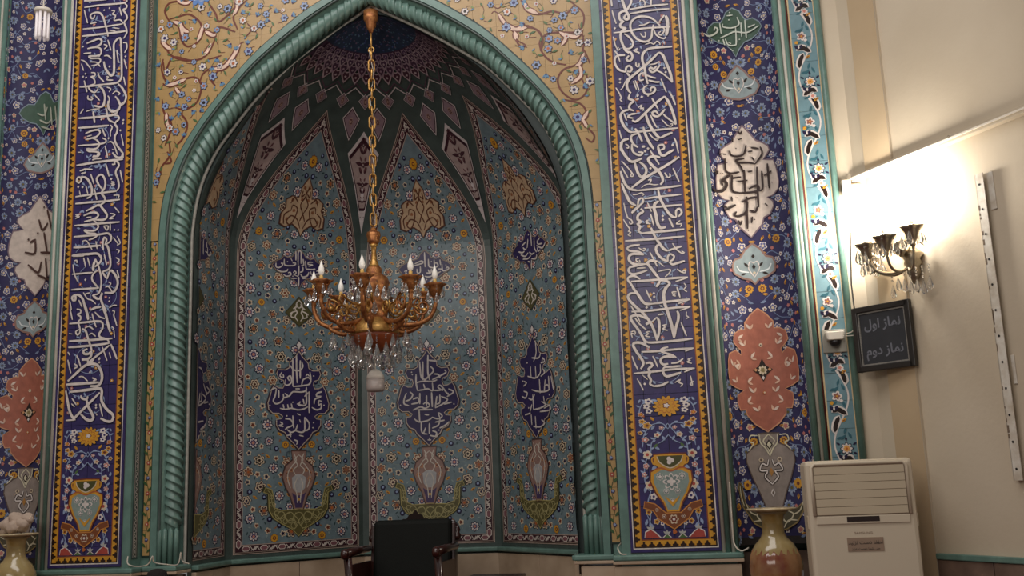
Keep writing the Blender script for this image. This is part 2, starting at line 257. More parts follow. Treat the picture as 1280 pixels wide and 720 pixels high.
# lettering strokes and ornament outlines, millimetres on their own panel (u across, v up); widths in tenths of a millimetre
TRACE={
'RP':'''156:-105,3136 -91,3077 -78,3032 -66,3005 -70,2986 -85,2986 -93,3001 -79,3016
137:-46,3128 -46,3090 -58,3067 -77,3042 -99,3037 -117,3028 -122,3007 -116,2985 -99,2974 -118,2960 -114,2939 -88,2930 -113,2914 -121,2878 -110,2829 -92,2794 -80,2774
109:-59,3044 55,3050 163,3047
109:-57,3018 53,3022 168,3018
126:109,2921 67,2970 16,2991 -28,2987 -55,2963 -61,2931 -51,2892 -27,2856 6,2836 37,2837 56,2860 62,2896 72,2932
109:-160,2911 -85,2911 3,2916 89,2912 167,2906
99:107,2947 121,2963 137,2983
189:144,2979 152,2950 150,2904 140,2856
90:71,2904 82,2870 103,2849 128,2839 137,2849
90:124,2907 133,2892 112,2862 96,2876 111,2885
109:-99,2898 -70,2871 -52,2836 -61,2809 -83,2803 -104,2810
82:-160,3053 -154,3014 -141,2965
73:-163,2888 -155,2840 -146,2810
72:-134,2818 -146,2810 -135,2800 -130,2811
81:-11,2938 22,2939 55,2953
81:-6,2889 4,2869 19,2864 24,2882 19,2893
72:18,2816 49,2823 66,2812 84,2828 100,2815 100,2803
82:2,3083 14,3100 32,3077 29,3056
109:67,3098 66,3056
72:-49,2784 -28,2800 -36,2783 -17,2770
81:-164,2801 -151,2787 -141,2772
101:-163,3124 -159,3076
d82:-151,2938
142:169,2785 55,2790 16,2778 -2,2753 -5,2721 5,2673 8,2627 17,2575
124:15,2566 -4,2559 -10,2537 4,2516 34,2515 57,2534 49,2553 32,2548 32,2528
151:92,2760 51,2723 6,2687 -49,2647 -85,2619 -102,2589 -98,2556 -82,2531
151:92,2760 113,2739 130,2686 148,2624 155,2568
88:155,2570 129,2603 97,2635 72,2650
124:94,2683 68,2652 46,2643 31,2661 39,2673 56,2662 74,2679
80:38,2691 67,2693 90,2705
116:3,2646 -19,2643 -32,2622 -25,2602 -4,2605
98:11,2631 44,2613 66,2605
106:22,2598 59,2583 85,2580
135:-110,2817 -92,2787 -71,2780 -60,2755 -67,2733 -85,2728 -95,2743 -79,2760
126:-102,2765 -142,2769 -160,2754 -162,2721 -142,2682 -106,2663
125:-104,2661 -99,2690 -80,2698 -68,2677 -78,2661 -95,2667
125:-98,2658 -82,2633
81:-157,2800 -142,2765 -133,2729
98:-42,2716 -42,2693 -29,2687 -24,2707
62:-80,2633 -107,2608 -127,2569 -141,2559
80:-64,2603 -49,2550
80:-53,2606 -35,2544
80:93,2598 105,2556 118,2513
97:136,2511 149,2482 161,2447
72:-53,2785 -31,2798 -45,2781 -24,2772 -20,2760
71:-166,2574 -146,2534 -136,2501
d81:-139,2623
d81:-140,2603
d81:-44,2514
d81:-23,2502
d81:-45,2491
d81:116,2660
d81:122,2635
133:-90,2525 -96,2499 -69,2484 -92,2464 -96,2439 -73,2424
115:-57,2405 -87,2405 -108,2391 -78,2380
150:-85,2370 -68,2358 -41,2374 4,2414 63,2462 107,2491
149:107,2491 126,2455 144,2399 153,2353 158,2317
96:158,2316 139,2336 107,2367 91,2387
158:-6,2397 4,2351 26,2299 50,2261 66,2247
130:66,2247 100,2261 136,2272
150:-99,2433 -128,2429 -147,2409 -145,2372 -130,2334 -106,2304 -89,2298
114:-89,2298 -12,2296 73,2296 168,2295
131:104,2415 79,2388 57,2375 36,2385 32,2402 51,2408 63,2390
97:34,2489 49,2455 66,2417
79:-48,2439 -24,2454 -34,2432 -16,2435 -22,2418
88:21,2388 34,2348 51,2310
70:81,2356 111,2317 133,2309 139,2323 126,2322
80:-129,2416 -123,2394 -116,2370
80:-149,2459 -137,2435
149:-160,2193 -154,2233 -143,2254 -111,2260
123:-60,2286 -90,2280 -98,2258 -85,2225 -61,2204
132:-71,2318 -52,2280 -36,2237
149:-25,2323 -17,2281 1,2230 26,2185
70:4,2283 24,2254 48,2234 54,2245 40,2246
87:141,2242 152,2214 159,2164
71:-161,2319 -151,2264
88:144,2496 164,2432
80:-147,2527 -137,2512 -146,2500 -133,2484
d88:-21,2502
d88:132,2198
d88:-28,2206
d62:-46,2509
d62:14,2504
158:-157,2246 -155,2203 -132,2156 -108,2127 -87,2124 -43,2138
148:-87,2125 -80,2088 -70,2052 -54,2030 -33,2039 -23,2069 -37,2097 -59,2118
123:-95,2228 -95,2193 -80,2169 -51,2157 -38,2171 -62,2177
148:50,2204 53,2177 63,2149 80,2142 110,2158 139,2171
113:50,2204 80,2206 83,2183 61,2176
96:6,2178 25,2140 50,2092
156:58,2133 25,2143 -6,2136 -6,2116 21,2078 44,2054 62,2017 62,1990 48,1975
146:164,2127 106,2092 36,2057 -34,2022 -82,1991 -112,1971
148:-169,2075 -157,2025 -138,1983 -114,1963 -80,1953
121:-80,1953 13,1953 93,1956 162,1959
130:-166,2003 -152,1953 -130,1905
78:-161,2101 -142,2059 -128,2030
79:-159,2134 -131,2098 -106,2060 -97,2041 -112,2038 -107,2058
95:77,2042 92,2013 106,2017 104,2035
94:125,2063 139,2022 153,1982
78:-18,2007 0,2010 -10,1987
78:152,2209 161,2147
70:-132,2232 -117,2222 -115,2206 -128,2209
60:-58,1966 -36,1981 -11,1984 14,1977 39,1977
d87:-34,2206
d87:-24,2178
d87:-6,2192
d87:0,2075
147:-151,1960 -140,1919 -121,1886 -93,1866
120:-84,1865 -76,1899 -57,1906 -53,1884 -76,1864
146:-72,1864 -94,1849 -121,1826
112:-45,1902 40,1906 160,1908
111:-48,1848 28,1848 160,1849
146:35,1946 40,1902 62,1847 84,1806 107,1782 124,1781
119:124,1781 125,1816 144,1827 155,1804 136,1782
171:34,1881 13,1869 5,1844 13,1804 18,1756 33,1727 63,1729
146:-69,1846 -56,1828 -83,1813 -90,1787 -71,1771 -92,1760 -77,1742 -90,1722 -73,1705
128:-73,1705 36,1706 162,1708
119:-166,1669 -92,1668 33,1666 159,1668
128:-19,1733 -7,1697 11,1657 32,1620
78:-161,1888 -154,1841 -143,1800 -125,1787 -119,1768 -133,1764 -136,1779
77:-169,1794 -150,1757 -136,1734 -145,1722 -131,1716 -148,1701 -132,1694
77:-29,1878 -10,1823
85:-16,1811 -3,1744
102:82,1780 93,1753 102,1724
77:-27,1778 -45,1773 -28,1765 -45,1761 -19,1755
76:143,1760 121,1742 151,1739 141,1724
69:-108,1930 -80,1931 -59,1938 -46,1925 -56,1921
d85:50,1794
d85:49,1772
119:-86,1641 -140,1638 -157,1625 -142,1610 -101,1603 -66,1584
144:-68,1583 -126,1592 -149,1580 -150,1556 -130,1536 -101,1530 -59,1529
152:8,1663 26,1631 45,1604 65,1594
118:65,1594 103,1604 142,1613
143:33,1631 10,1629 0,1608 10,1577 34,1549 61,1534
109:61,1534 62,1560 77,1574 97,1560 87,1540 70,1534
126:69,1529 85,1515 114,1521 153,1530
151:2,1540 -29,1546 -51,1534 -39,1512 -13,1472 7,1443
142:11,1430 0,1411 -12,1396
126:-63,1529 -118,1523 -148,1517 -158,1499 -142,1479 -108,1479 -55,1493
84:-111,1509 -64,1508
126:-148,1437 -24,1436 100,1438 163,1437
75:95,1419 132,1427 162,1436
118:-96,1446 -126,1466 -155,1464 -165,1449 -149,1423 -123,1378
142:13,1431 42,1427 62,1410 44,1390 30,1362 29,1350
84:-34,1594 -16,1553 1,1510
59:0,1543 40,1506
75:4,1481 38,1487 72,1486 62,1466 39,1448
76:-95,1624 -67,1605 -55,1615 -71,1618
76:93,1634 111,1599 139,1574 154,1576 138,1586
76:-94,1564 -112,1561 -108,1547 -91,1542 -95,1555
75:108,1488 131,1468 152,1463 148,1476 135,1471
66:139,1406 151,1387 136,1371 153,1357
151:-143,1405 -114,1362 -92,1323 -72,1306 -39,1304
125:-39,1304 48,1310 165,1314
74:98,1294 133,1304 162,1313
143:-116,1368 -151,1371 -169,1357 -162,1332 -127,1291 -96,1260 -62,1211 -44,1172 -32,1125 -27,1100
140:-27,1100 -12,1149 -9,1203 -19,1228
83:-19,1229 -41,1209 -62,1198
207:-81,1193 -64,1201
117:-155,1268 -54,1267 70,1273 166,1274
74:108,1257 135,1264 164,1273
167:39,1393 26,1356 27,1310 37,1267 50,1216 59,1169 66,1108
148:66,1108 78,1160 94,1204 98,1237 92,1255
141:-79,1224 -113,1244 -146,1246 -162,1234 -149,1204 -126,1169 -104,1126 -88,1085
84:-69,1387 -57,1354 -43,1320
75:96,1361 72,1361 75,1350 94,1351 74,1342 91,1338
91:100,1387 113,1328
83:-139,1233 -116,1198 -80,1161
75:-157,1302 -133,1258 -112,1209
82:32,1184 10,1181 23,1170 8,1162 34,1151
74:-61,1152 -83,1150 -69,1140 -88,1129 -62,1122
82:109,1189 122,1148 133,1114
75:-164,1158 -143,1159 -144,1141 -164,1151 -159,1124
99:-14,1241 19,1243
66:142,1247 140,1226 152,1217 139,1209
d83:-27,1362
d83:-26,1342
d83:-71,1286
d58:7,1288
124:-91,1108 -73,1092 17,1091 98,1094 165,1098
148:-70,1064 -110,1091 -147,1095 -157,1081 -142,1047 -116,1004 -108,978 -124,950
115:-115,1043 -27,1042 54,1045 166,1046
73:120,1032 143,1039 164,1045
123:31,1061 2,1054 -11,1043 13,1029 52,1014 70,1000
131:60,1002 19,1010 -10,1001 -15,981 0,967 25,970
114:91,954 48,952 8,953 -5,943
139:-5,943 -3,919 12,902 45,908 89,918
115:-164,928 -75,931 47,938 164,937
73:107,920 156,937
140:-97,978 -72,982 -60,967 -82,948 -75,931 -83,911 -73,886 -80,866 -60,853
122:-60,853 -19,856 20,873
82:-56,1017 -43,987 -32,954
83:-167,1024 -154,981 -139,946
98:41,971 78,975 107,993
73:155,994 131,988 144,982 126,974 151,964
66:-148,899 -132,869 -117,833
73:54,866 84,882 74,865 95,856 81,843
73:139,898 143,869 146,848 134,853 152,869
57:-117,917 -90,890
d82:-108,868''',
'LP':'''164:-159,3576 13,3565
120:-156,3528 -40,3529 134,3522 149,3549
118:134,3517 152,3499 143,3479 124,3476 147,3441 155,3409 136,3385 151,3346 156,3309 135,3273
130:-75,3463 -87,3439 -104,3448 -108,3467 -92,3478 -65,3481 -37,3471 -14,3436 4,3381 17,3337 25,3302
98:-154,3508 -140,3458 -126,3413
108:-159,3377 -33,3373 126,3376
141:-162,3328 -31,3325 149,3323
97:42,3481 65,3473 50,3454 73,3440 63,3409 106,3407 129,3379
97:-109,3408 -61,3411
97:97,3495 116,3434
140:-127,3273 -83,3285 -41,3295 -20,3279 -28,3254 -65,3242
118:-120,3236 -71,3239 -32,3229 -19,3201 -35,3169
138:72,3171 69,3247 100,3280 116,3267 124,3165
96:133,3244 155,3242 162,3209 146,3174
86:24,3279 50,3202
86:-4,3251 22,3237 0,3218
75:59,3358 104,3346
75:33,3343 76,3335
d76:27,3499
d76:-11,3489
d76:-152,3254
107:-146,3205 -91,3204
118:-20,3215 -21,3187 -53,3178 -107,3182 -91,3166 -31,3157 -24,3135 -51,3117 -88,3113
86:-95,3141 -51,3133 -22,3100
160:68,3233 76,3097 75,3045 60,3029 32,3056 12,3094 1,3133
138:122,3226 130,3065 130,3008 110,2980 73,2974 9,2976
128:-164,2978 -71,2975 12,2976
96:91,3201 106,3110
95:145,3131 166,3062
96:1,3171 28,3170 56,3145
86:-162,3163 -133,3148 -86,3090
86:-158,3137 -140,3086
106:-86,3067 -59,3061 -58,3041 -85,3039 -63,3021 -56,2989 -93,2978 -98,2963 -75,2937 -53,2929 -38,2941 -27,2968
137:-23,2967 5,2936 19,2888 14,2848 -1,2826
96:-38,3065 -26,3032 9,2993
95:22,3026 39,3024 29,3005 73,2997
137:110,2967 143,2930 168,2876 157,2837 132,2823 115,2857 91,2886
96:-133,3019 -109,2937
84:30,2954 59,2940 48,2919
84:70,2902 96,2920 124,2901 113,2891
106:-101,2913 -100,2891 -78,2881 -66,2887 -79,2904
84:-54,2912 -15,2868
84:146,3011 160,2952
84:39,2896 51,2874 47,2833
d85:154,3149
d85:44,3093
d85:-126,3064
d85:-142,3045
d85:-120,3037
157:44,2861 46,2820 63,2792 89,2784 121,2796 131,2830
94:129,2825 162,2845
137:-57,2840 -13,2826 14,2833 18,2861
95:-151,2795 -129,2825
148:-161,2765 -37,2760 90,2764 121,2800
135:90,2759 117,2751 124,2730 103,2712 98,2697 116,2670 111,2636 101,2622 102,2586 125,2544 158,2501 163,2468
126:29,2818 43,2764 54,2733 93,2707
126:-60,2802 -45,2722
137:-159,2701 -61,2697 55,2695
126:-108,2658 -60,2672 -17,2672 -5,2653 -26,2630 -57,2623 -106,2617
94:-96,2637 -62,2642
125:-57,2621 -25,2605 -7,2578 -17,2554 -49,2547 -91,2554 -80,2538 -32,2530 -4,2517 -10,2498 -52,2496
115:-158,2582 -55,2578 24,2580 40,2598 12,2616
104:8,2680 34,2623
94:66,2696 79,2679 68,2650 70,2619
93:55,2581 71,2585 93,2567 123,2493
83:84,2533 101,2526
83:143,2627 162,2549
103:35,2558 55,2489
83:-155,2538 -132,2536
74:-108,2806 -66,2814 -13,2814
d83:57,2609
d83:155,2719
d83:153,2697
d83:137,2653
d83:1,2741
145:-161,2451 -50,2458 55,2460 163,2460
134:87,2512 117,2479 149,2475 162,2504
135:-48,2503 -20,2498 -10,2522
114:-52,2476 -25,2483 13,2479
93:47,2516 55,2481
114:-136,2413 -112,2417 -101,2421 -47,2413
93:-126,2395 -89,2398
133:87,2434 108,2432 103,2448 124,2448 136,2420 120,2396 116,2372 133,2331 141,2281 126,2257
122:126,2255 37,2254 -158,2245
134:-134,2331 -154,2349 -146,2371 -125,2366 -123,2346 -139,2332
145:-125,2374 -88,2362 -60,2325 -44,2279 -51,2240 -78,2227
133:31,2272 -2,2314 -15,2350 6,2373 27,2366 46,2325 41,2281 22,2253 45,2221 45,2192 2,2169
133:-157,2200 -65,2200 40,2197 151,2199
103:44,2440 71,2356
93:-58,2385 -32,2316
82:-89,2314 -72,2256
102:87,2321 109,2314 87,2306 112,2299 88,2295
92:-28,2283 -7,2210
92:146,2390 166,2307
81:106,2230 144,2227 138,2207
82:-132,2282 -124,2251
d93:-141,2308
d93:-111,2304
d93:86,2338
143:-81,2145 -39,2161 8,2177 35,2150 64,2113 63,2089 43,2078 -21,2084
133:-96,2117 -42,2132 -6,2127 7,2108 -20,2089 -89,2077
122:-30,2085 -3,2061 10,2035 -11,2015 -53,2016 -87,2023 -58,2002 -10,1993 2,1978 -25,1963 -53,1957
133:-156,2058 -60,2056 44,2056 155,2054
132:-158,1986 -57,1985 21,1986 78,1988 101,1964 96,1936 70,1919
140:70,1919 87,1884 102,1811
130:51,1885 45,1921 53,1964 70,1948 60,1914
142:-157,1917 -64,1915 32,1915
152:-157,1869 -62,1867 11,1864 36,1837
92:-153,2130 -125,2125 -149,2118 -124,2113 -152,2103
92:-74,2103 -40,2103
91:87,2116 121,2103 84,2082 111,2080
81:117,2153 151,2114
91:44,2037 77,2034 72,2009 49,2032
91:91,2048 93,2003
81:-97,1952 -71,1955 -49,1929 -26,1892
81:-3,1945 8,1894
80:114,1959 154,1911
80:141,1966 164,1920 142,1907
90:138,1879 161,1873 149,1854
90:58,1858 65,1825
d80:121,2006
d80:147,2003
152:-165,1866 -79,1860
140:37,1853 39,1821 22,1799 -3,1782
170:1,1832 -13,1792 -12,1756
120:1,1829 23,1780 42,1716 45,1659 30,1613 -6,1605
149:-11,1606 11,1586 37,1579 57,1612
119:29,1646 -9,1687 -20,1716 -6,1744 15,1756
130:97,1850 103,1788 91,1760 49,1746
120:49,1747 79,1703
149:83,1698 97,1740 112,1749 139,1718 157,1674 147,1632 122,1610 70,1614
111:-157,1747 -73,1747 -16,1747
120:-158,1649 -69,1648 30,1646
91:-154,1809 -141,1749 -117,1699
91:-146,1831 -129,1833 -127,1815
91:-83,1847 -64,1783
90:-55,1844 -35,1786
90:60,1851 78,1786
90:138,1829 162,1812 146,1793
89:149,1749 166,1696
150:-143,1579 -150,1602 -129,1610 -127,1581 -146,1582
150:-135,1615 -103,1611 -76,1583 -59,1534 -45,1493
148:53,1616 47,1583 59,1544 87,1493
79:74,1647 95,1650 123,1614
79:94,1679 111,1668 100,1654
80:-74,1626 -45,1585 -14,1573 14,1547
90:-68,1614 -25,1622
90:-165,1580 -150,1521
90:-103,1581 -78,1534
79:105,1517 131,1530 157,1529
d90:-64,1705
d69:103,1579
d69:104,1558
168:-57,1540 -41,1487 -33,1452
168:58,1531 82,1483 99,1425 118,1367
148:-19,1512 14,1525 50,1527
89:9,1498 42,1467 79,1451
129:-161,1437 -59,1438 38,1439 65,1423 65,1390 46,1364 52,1340 99,1323 116,1302
99:-9,1490 7,1441 23,1402
90:-160,1529 -141,1460
109:-115,1525 -89,1518 -87,1499 -109,1491 -86,1476 -86,1457 -101,1444 -88,1405 -86,1377 -102,1363 -114,1384 -92,1396
138:-73,1400 -47,1384 -29,1336 -12,1293 1,1259
138:-157,1329 -54,1326 48,1326 135,1326
138:-160,1290 -52,1291 49,1294 116,1299
88:-21,1358 -5,1367 22,1346
88:126,1497 143,1492 138,1469 150,1436 162,1401
126:125,1293 147,1250 170,1197
126:116,1286 71,1251 27,1221 -17,1191
147:-30,1272 -56,1263 -50,1244 -20,1242 -4,1255 -4,1227 -28,1210 -65,1207
88:69,1279 105,1192
88:-102,1239 -83,1199
98:-162,1262 -146,1240
78:127,1400 143,1385 132,1380
68:142,1380 150,1328
79:-160,1376 -137,1371
78:116,1243 130,1204
89:-53,1402 -27,1411 5,1391
d87:53,1210
169:-154,1083 -110,1118 -50,1166 0,1180 44,1166 72,1119 73,1074 49,1044 0,1044
156:-162,1063 -45,1063 56,1064
133:-66,1213 -26,1205 -19,1181 17,1205
168:-138,1017 -43,1021 56,1027 77,1011 78,955 111,903 157,862 151,829 120,827 75,847
156:-164,1026 -150,967 -131,899 -104,857 -86,869 -14,932 65,1002
143:-62,992 -53,974 -22,966 -15,984
167:-22,972 -14,932 13,886 28,852 9,837 -23,849 -57,879
97:-160,1214 -135,1130
97:-91,1223 -71,1166
97:-115,1187 -93,1169 -114,1157
84:-80,1105 -53,1104 -19,1075
108:9,1094 37,1081 16,1076
95:66,935 89,858
84:-121,978 -88,935
84:-122,945 -100,924
95:43,879 52,866
95:-155,846 -90,847
d84:-7,1129
d84:42,929
d84:43,912
d84:52,1205
d84:53,1185''',
'FA':'''118:-20,1302 -19,1193 -14,1108
117:-47,1280 -46,1171 -46,1086
118:8,1266 8,1139
106:-71,1232 -36,1197 8,1197 27,1225 19,1258
106:-46,1083 19,1090 74,1102 87,1133 80,1187
107:19,1095 30,1132 69,1148 87,1128
105:-113,1107 -89,1091 -57,1112 -63,1155 -84,1144 -71,1122
95:-127,1179 -140,1153 -114,1143 -117,1166
95:-100,1130 -100,1106
97:50,1156 60,1171 76,1157
104:-164,1067 -175,1014 -187,984 -169,964 -137,974 -114,1000 -116,1033
93:-209,1052 -180,1070 -164,1065
104:-148,1058 -148,1003
94:-105,1036 -82,1016 -113,1003
105:-107,1008 -68,1021 -46,1047 19,1047 54,1060 52,1082
118:52,1072 52,967 19,956 -16,966
107:74,1052 74,903
107:71,1047 39,1016
104:-139,934 -99,927 -57,935 -13,925 30,930 65,946
104:-116,961 -110,932
105:-84,962 -78,932
105:-57,967 -50,933
106:8,982 -2,956 32,956
106:30,999 37,964
119:171,1052 135,1041 130,1020 165,1020
108:163,1015 118,999 111,965
108:171,984 146,989 146,958 163,968 163,937 129,926 94,943
95:-27,1068 5,1069
104:-101,863 -62,858 -45,823 -88,802 -101,790
105:-46,886 -39,800
104:-88,792 -56,772 -24,790 -11,825
105:-26,782 20,772 41,790 41,876
106:41,874 74,833 69,792 28,780
104:-138,843 -118,828 -144,818 -113,811
93:-90,750 -54,758
94:-36,722 -11,711 -19,689
94:1,752 33,745
95:-15,899 11,888
104:-67,784 -60,740
105:3,859 11,838
d65:185,958
d65:-211,953
d65:-163,843
d65:107,838
d65:102,803
d65:-89,883
d65:-46,976
d65:108,1160
98:-27,2038 -26,1971
98:-9,1939 -9,2031 6,2042 13,2033 13,1950
96:-173,1940 -173,1915 -156,1907 -127,1924 -127,1943 -138,1938
97:-113,1974 -108,1931 -58,1930 -34,1937 -28,1952 -50,1950
88:-65,1984 -53,1964
99:28,1987 33,1943 15,1936
99:46,1975 51,1915
89:102,1969 71,1966 66,1951 102,1950 70,1936
98:50,1916 91,1915 122,1922
96:-167,1893 -132,1881 -93,1889 -87,1905
96:-118,1864 -97,1851 -63,1863 -68,1882 -84,1876
97:-45,1879 -34,1894 -23,1881 -44,1864
97:-14,1858 -4,1873 -4,1936
97:-35,1865 -13,1857
98:5,1887 26,1899 27,1929
98:10,1875 26,1856 61,1869 72,1895
99:86,1901 91,1881 126,1884 158,1896 147,1915 130,1904
87:-59,1839 -18,1843
88:-4,1855 -4,1786
88:25,1843 57,1852
d57:-190,1914
d57:-132,1857
d57:-48,1855
d57:86,1861
d57:101,1862
d57:-88,1956''',
'FB':'''119:8,1291 5,1169 17,1113
119:-31,1248 -34,1116
120:-56,1249 -45,1140 -16,1117
119:-83,1160 -84,1099 -74,1044
108:23,1212 46,1177 -7,1125 -31,1105
108:11,1254 75,1244
108:35,1114 81,1132 139,1161 126,1179
108:47,1155 82,1148 94,1124
108:-84,1099 -40,1107 37,1103 72,1112
108:-77,1044 -30,1048 3,1052 37,1037 36,1094
107:35,1040 79,1037 114,1046 91,1073 77,1058 114,1033
97:-29,1088 -19,1051
108:-157,1031 -175,988 -175,956 -140,941
108:-132,1038 -111,1016 -131,985 -166,974
108:-111,984 -73,993 -68,961 -122,951
108:-58,1026 -60,948
107:-112,908 -55,928 -22,916 13,935 -11,958 -35,946
118:-9,1007 -11,935
118:29,1026 32,922
107:54,921 67,998
107:89,1007 87,952 63,941
107:52,915 109,941 144,970 97,994
107:110,1059 143,1012 167,999
107:153,1044 189,1020 141,989
107:118,938 176,950
107:-103,847 -68,824 -3,831 33,853
107:-66,910 -63,822
107:-26,874 6,868
107:31,851 74,838 103,857 75,880 85,846
106:49,816 119,827
106:27,776 73,796 87,839
106:81,773 127,794 151,815
107:-52,825 -48,750 -8,736
107:-20,782 -40,737
117:8,812 6,735
106:9,727 49,719 57,745 28,757
106:60,737 60,712
96:-8,696 18,695
107:-79,909 34,905
d64:149,1012
d64:-203,947
d64:190,936
d64:-111,1159
d64:77,760
d64:96,762
d64:5,706
d64:-116,1176
100:0,2040 2,1929
100:-76,1960 -24,1977 -14,1961 -81,1946
99:28,1988 32,1933 69,1920 100,1932 90,1953 69,1950
99:71,1980 73,1880
99:115,1976 119,1935
99:129,1941 133,1895 158,1893 179,1906 168,1917 157,1902
89:98,1908 134,1905
99:-60,1922 -56,1891 -36,1894 -34,1939
99:8,1886 43,1883 50,1913
99:-3,1862 28,1855 68,1866 119,1888
99:31,1809 57,1833 88,1851
90:-157,1908 -135,1917 -146,1898 -130,1886
89:-77,1882 -61,1860
89:24,1910 39,1872
d59:12,1836
d59:159,1933
d59:50,1966''',
'FC':'''105:37,1292 40,1209 8,1156
106:-13,1183 66,1173 91,1204
103:88,1137 133,1142 113,1167 101,1133
106:-70,1067 19,1046 77,1073 82,1129
106:-32,1132 -29,1049
105:25,1125 28,1043
103:81,1050 128,1072 107,1099
107:-123,1006 -85,1024 -117,1039
107:-148,942 -106,927 -80,957 -122,973
106:-71,923 -30,909 5,940
105:-29,974 31,958 105,948 165,955 154,988 113,980
118:65,1033 67,941
117:130,1025 114,947
116:168,1043 170,952
115:195,1040 218,948
105:-58,832 -32,878
105:-18,943 -16,840
104:-19,842 60,846 121,863 78,888
102:103,920 109,883
103:55,823 169,826 162,854 102,841
106:-118,815 -51,823
105:-46,814 -42,744
104:0,799 4,719
104:-27,734 51,726 103,746 69,770
d76:-69,1156
d76:-127,1040
d76:168,923
d76:-72,858
d76:30,698
108:40,2026 41,1934
109:3,1989 -10,1930
110:-79,1955 -22,1975
107:74,1978 74,1913 98,1877
106:137,1963 110,1949 117,1928 167,1923
106:98,1922 163,1893 200,1921
110:-62,1943 -36,1922 -17,1933
111:-116,1924 -72,1909 -44,1914
110:-92,1898 -39,1877 -2,1895
109:-68,1863 -7,1855 30,1869
108:12,1896 37,1876 73,1879
107:33,1847 85,1836 97,1864
107:34,1838 30,1777
108:-10,1836 18,1825
106:107,1907 113,1880 140,1885
d69:-134,1892
d69:-81,1838
d69:144,1848
d69:13,2016''',
'RF':'''77:-25,2295 -15,2277 -3,2293
78:-64,2259 -62,2230
77:-29,2243 -6,2248
89:-86,2180 -78,2153 -40,2144 -1,2158 14,2208
77:21,2166 48,2167
90:96,2186 104,2143 58,2089
87:41,2188 87,2175
77:41,2133 53,2110
87:58,2089 22,2101 -33,2106 -53,2122 -2,2128
87:-53,2117 -26,2081 -17,2049
89:-162,2151 -144,2162
85:-132,2158 -111,2158
92:-121,2135 -122,2064 -87,2044 -36,2052
100:-203,2071 -199,2037 -180,2058
130:-235,1977 -246,1946 -204,1936 -150,1945 -121,1985 -156,2004 -153,1972
111:-147,2004 -96,2037
99:-83,2036 -90,1946 -46,1928
95:-9,2062 -15,1926
96:-50,1928 36,1927 66,1938 57,1964 8,1948
98:66,2072 58,1915 56,1835
100:93,2043 89,1939 67,1931
101:133,2080 131,1935
80:103,2013 158,2031
76:11,2048 38,2050
79:-91,2015 -29,2022
77:-54,1994 6,1999
95:49,1840 35,1811 7,1823
96:-35,1874 5,1892 53,1896
97:-74,1821 -87,1800 -59,1793 -19,1816 -4,1875
94:-8,1905 -18,1717
88:-162,1852 -134,1846
99:-152,1826 -104,1848 -75,1860
80:-98,1909 -96,1881
76:94,1853 111,1837
78:-67,1770 -58,1744 -45,1769
75:15,1786 7,1749
d49:-46,2192
d49:-164,2042
d49:-146,2043
d49:110,1950
d49:154,1966
d49:-60,1901
d49:-116,1829
d49:-14,1709
d49:27,1768''',
'RG':'''100:-213,2886 -170,2875 -119,2893 -97,2919 -115,2933 -124,2912
75:-62,2955 -63,2936 -8,2926 34,2943 25,2989
76:-87,2866 -26,2891 6,2900 76,2883 139,2899 161,2903
74:12,2931 9,2835 -1,2817 -40,2823 -55,2860
74:71,2963 71,2848
75:46,2951 44,2862
76:86,2913 134,2919
68:-82,2960 -78,2892
67:-35,3004 0,3005
76:-69,2860 -62,2822
66:-28,2796 -14,2781
74:-40,2840 -22,2828
d57:-147,2848
d57:-96,2850
d57:-24,2977
d57:-16,3023
d57:29,2849''',
'LF':'''136:4,2170 37,2098 82,2139
154:70,2228 132,2080
216:147,2237 250,2080
128:-84,1956 -14,1948 -15,2042
129:-58,1874 17,1818 42,1887
138:29,1949 250,1916
148:51,2079 90,1937
137:13,1801 142,1761 250,1836
190:121,1984 251,1958
151:77,1905 103,1766
130:-51,2019 -19,2038
d87:-63,2041
d87:41,2249
d87:2,2080''',
'LG':'''113:-47,2900 4,2884 26,2938
128:53,2933 75,2806
146:98,2936 128,2795
114:-29,2853 33,2824 72,2851
118:0,2963 18,2848
173:138,2905 176,2795
117:-15,2807 62,2775''',
'SL':'''114:-1334,3416 -1368,3493 -1338,3546 -1267,3553 -1210,3557
114:-1335,3433 -1264,3444 -1194,3449 -1122,3391 -1099,3318 -1133,3246 -1202,3227 -1246,3281 -1262,3353
113:-1122,3391 -1092,3331 -1035,3279 -981,3331 -869,3286
113:-1068,3526 -1010,3432 -981,3372 -899,3431 -858,3481
113:-1369,3141 -1353,3073 -1299,3163 -1172,3127 -1088,3137 -1034,3199 -1001,3278
114:-1381,3298 -1358,3251 -1314,3179 -1214,3132 -1116,3127
112:-1368,2992 -1336,2975 -1225,3003 -1141,3006 -1098,2947 -1124,2841 -1206,2797 -1276,2818
111:-1112,2962 -1086,3027 -1017,3060 -921,3062 -840,3189 -810,3210
110:-976,3041 -1027,2979 -1001,2933
110:-1247,2788 -1190,2700 -1215,2609 -1269,2555
111:-1369,2883 -1356,2800 -1301,2713 -1313,2633 -1339,2576
113:-1370,3161 -1379,3090 -1348,3001
112:-789,3500 -844,3451 -884,3387 -855,3301
83:-787,3333 -759,3288 -799,3238
83:-1060,3120 -1005,3127 -963,3135
110:-1311,2586 -1306,2499 -1362,2425 -1374,2360 -1389,2292
109:-1323,2527 -1294,2458 -1335,2446''',
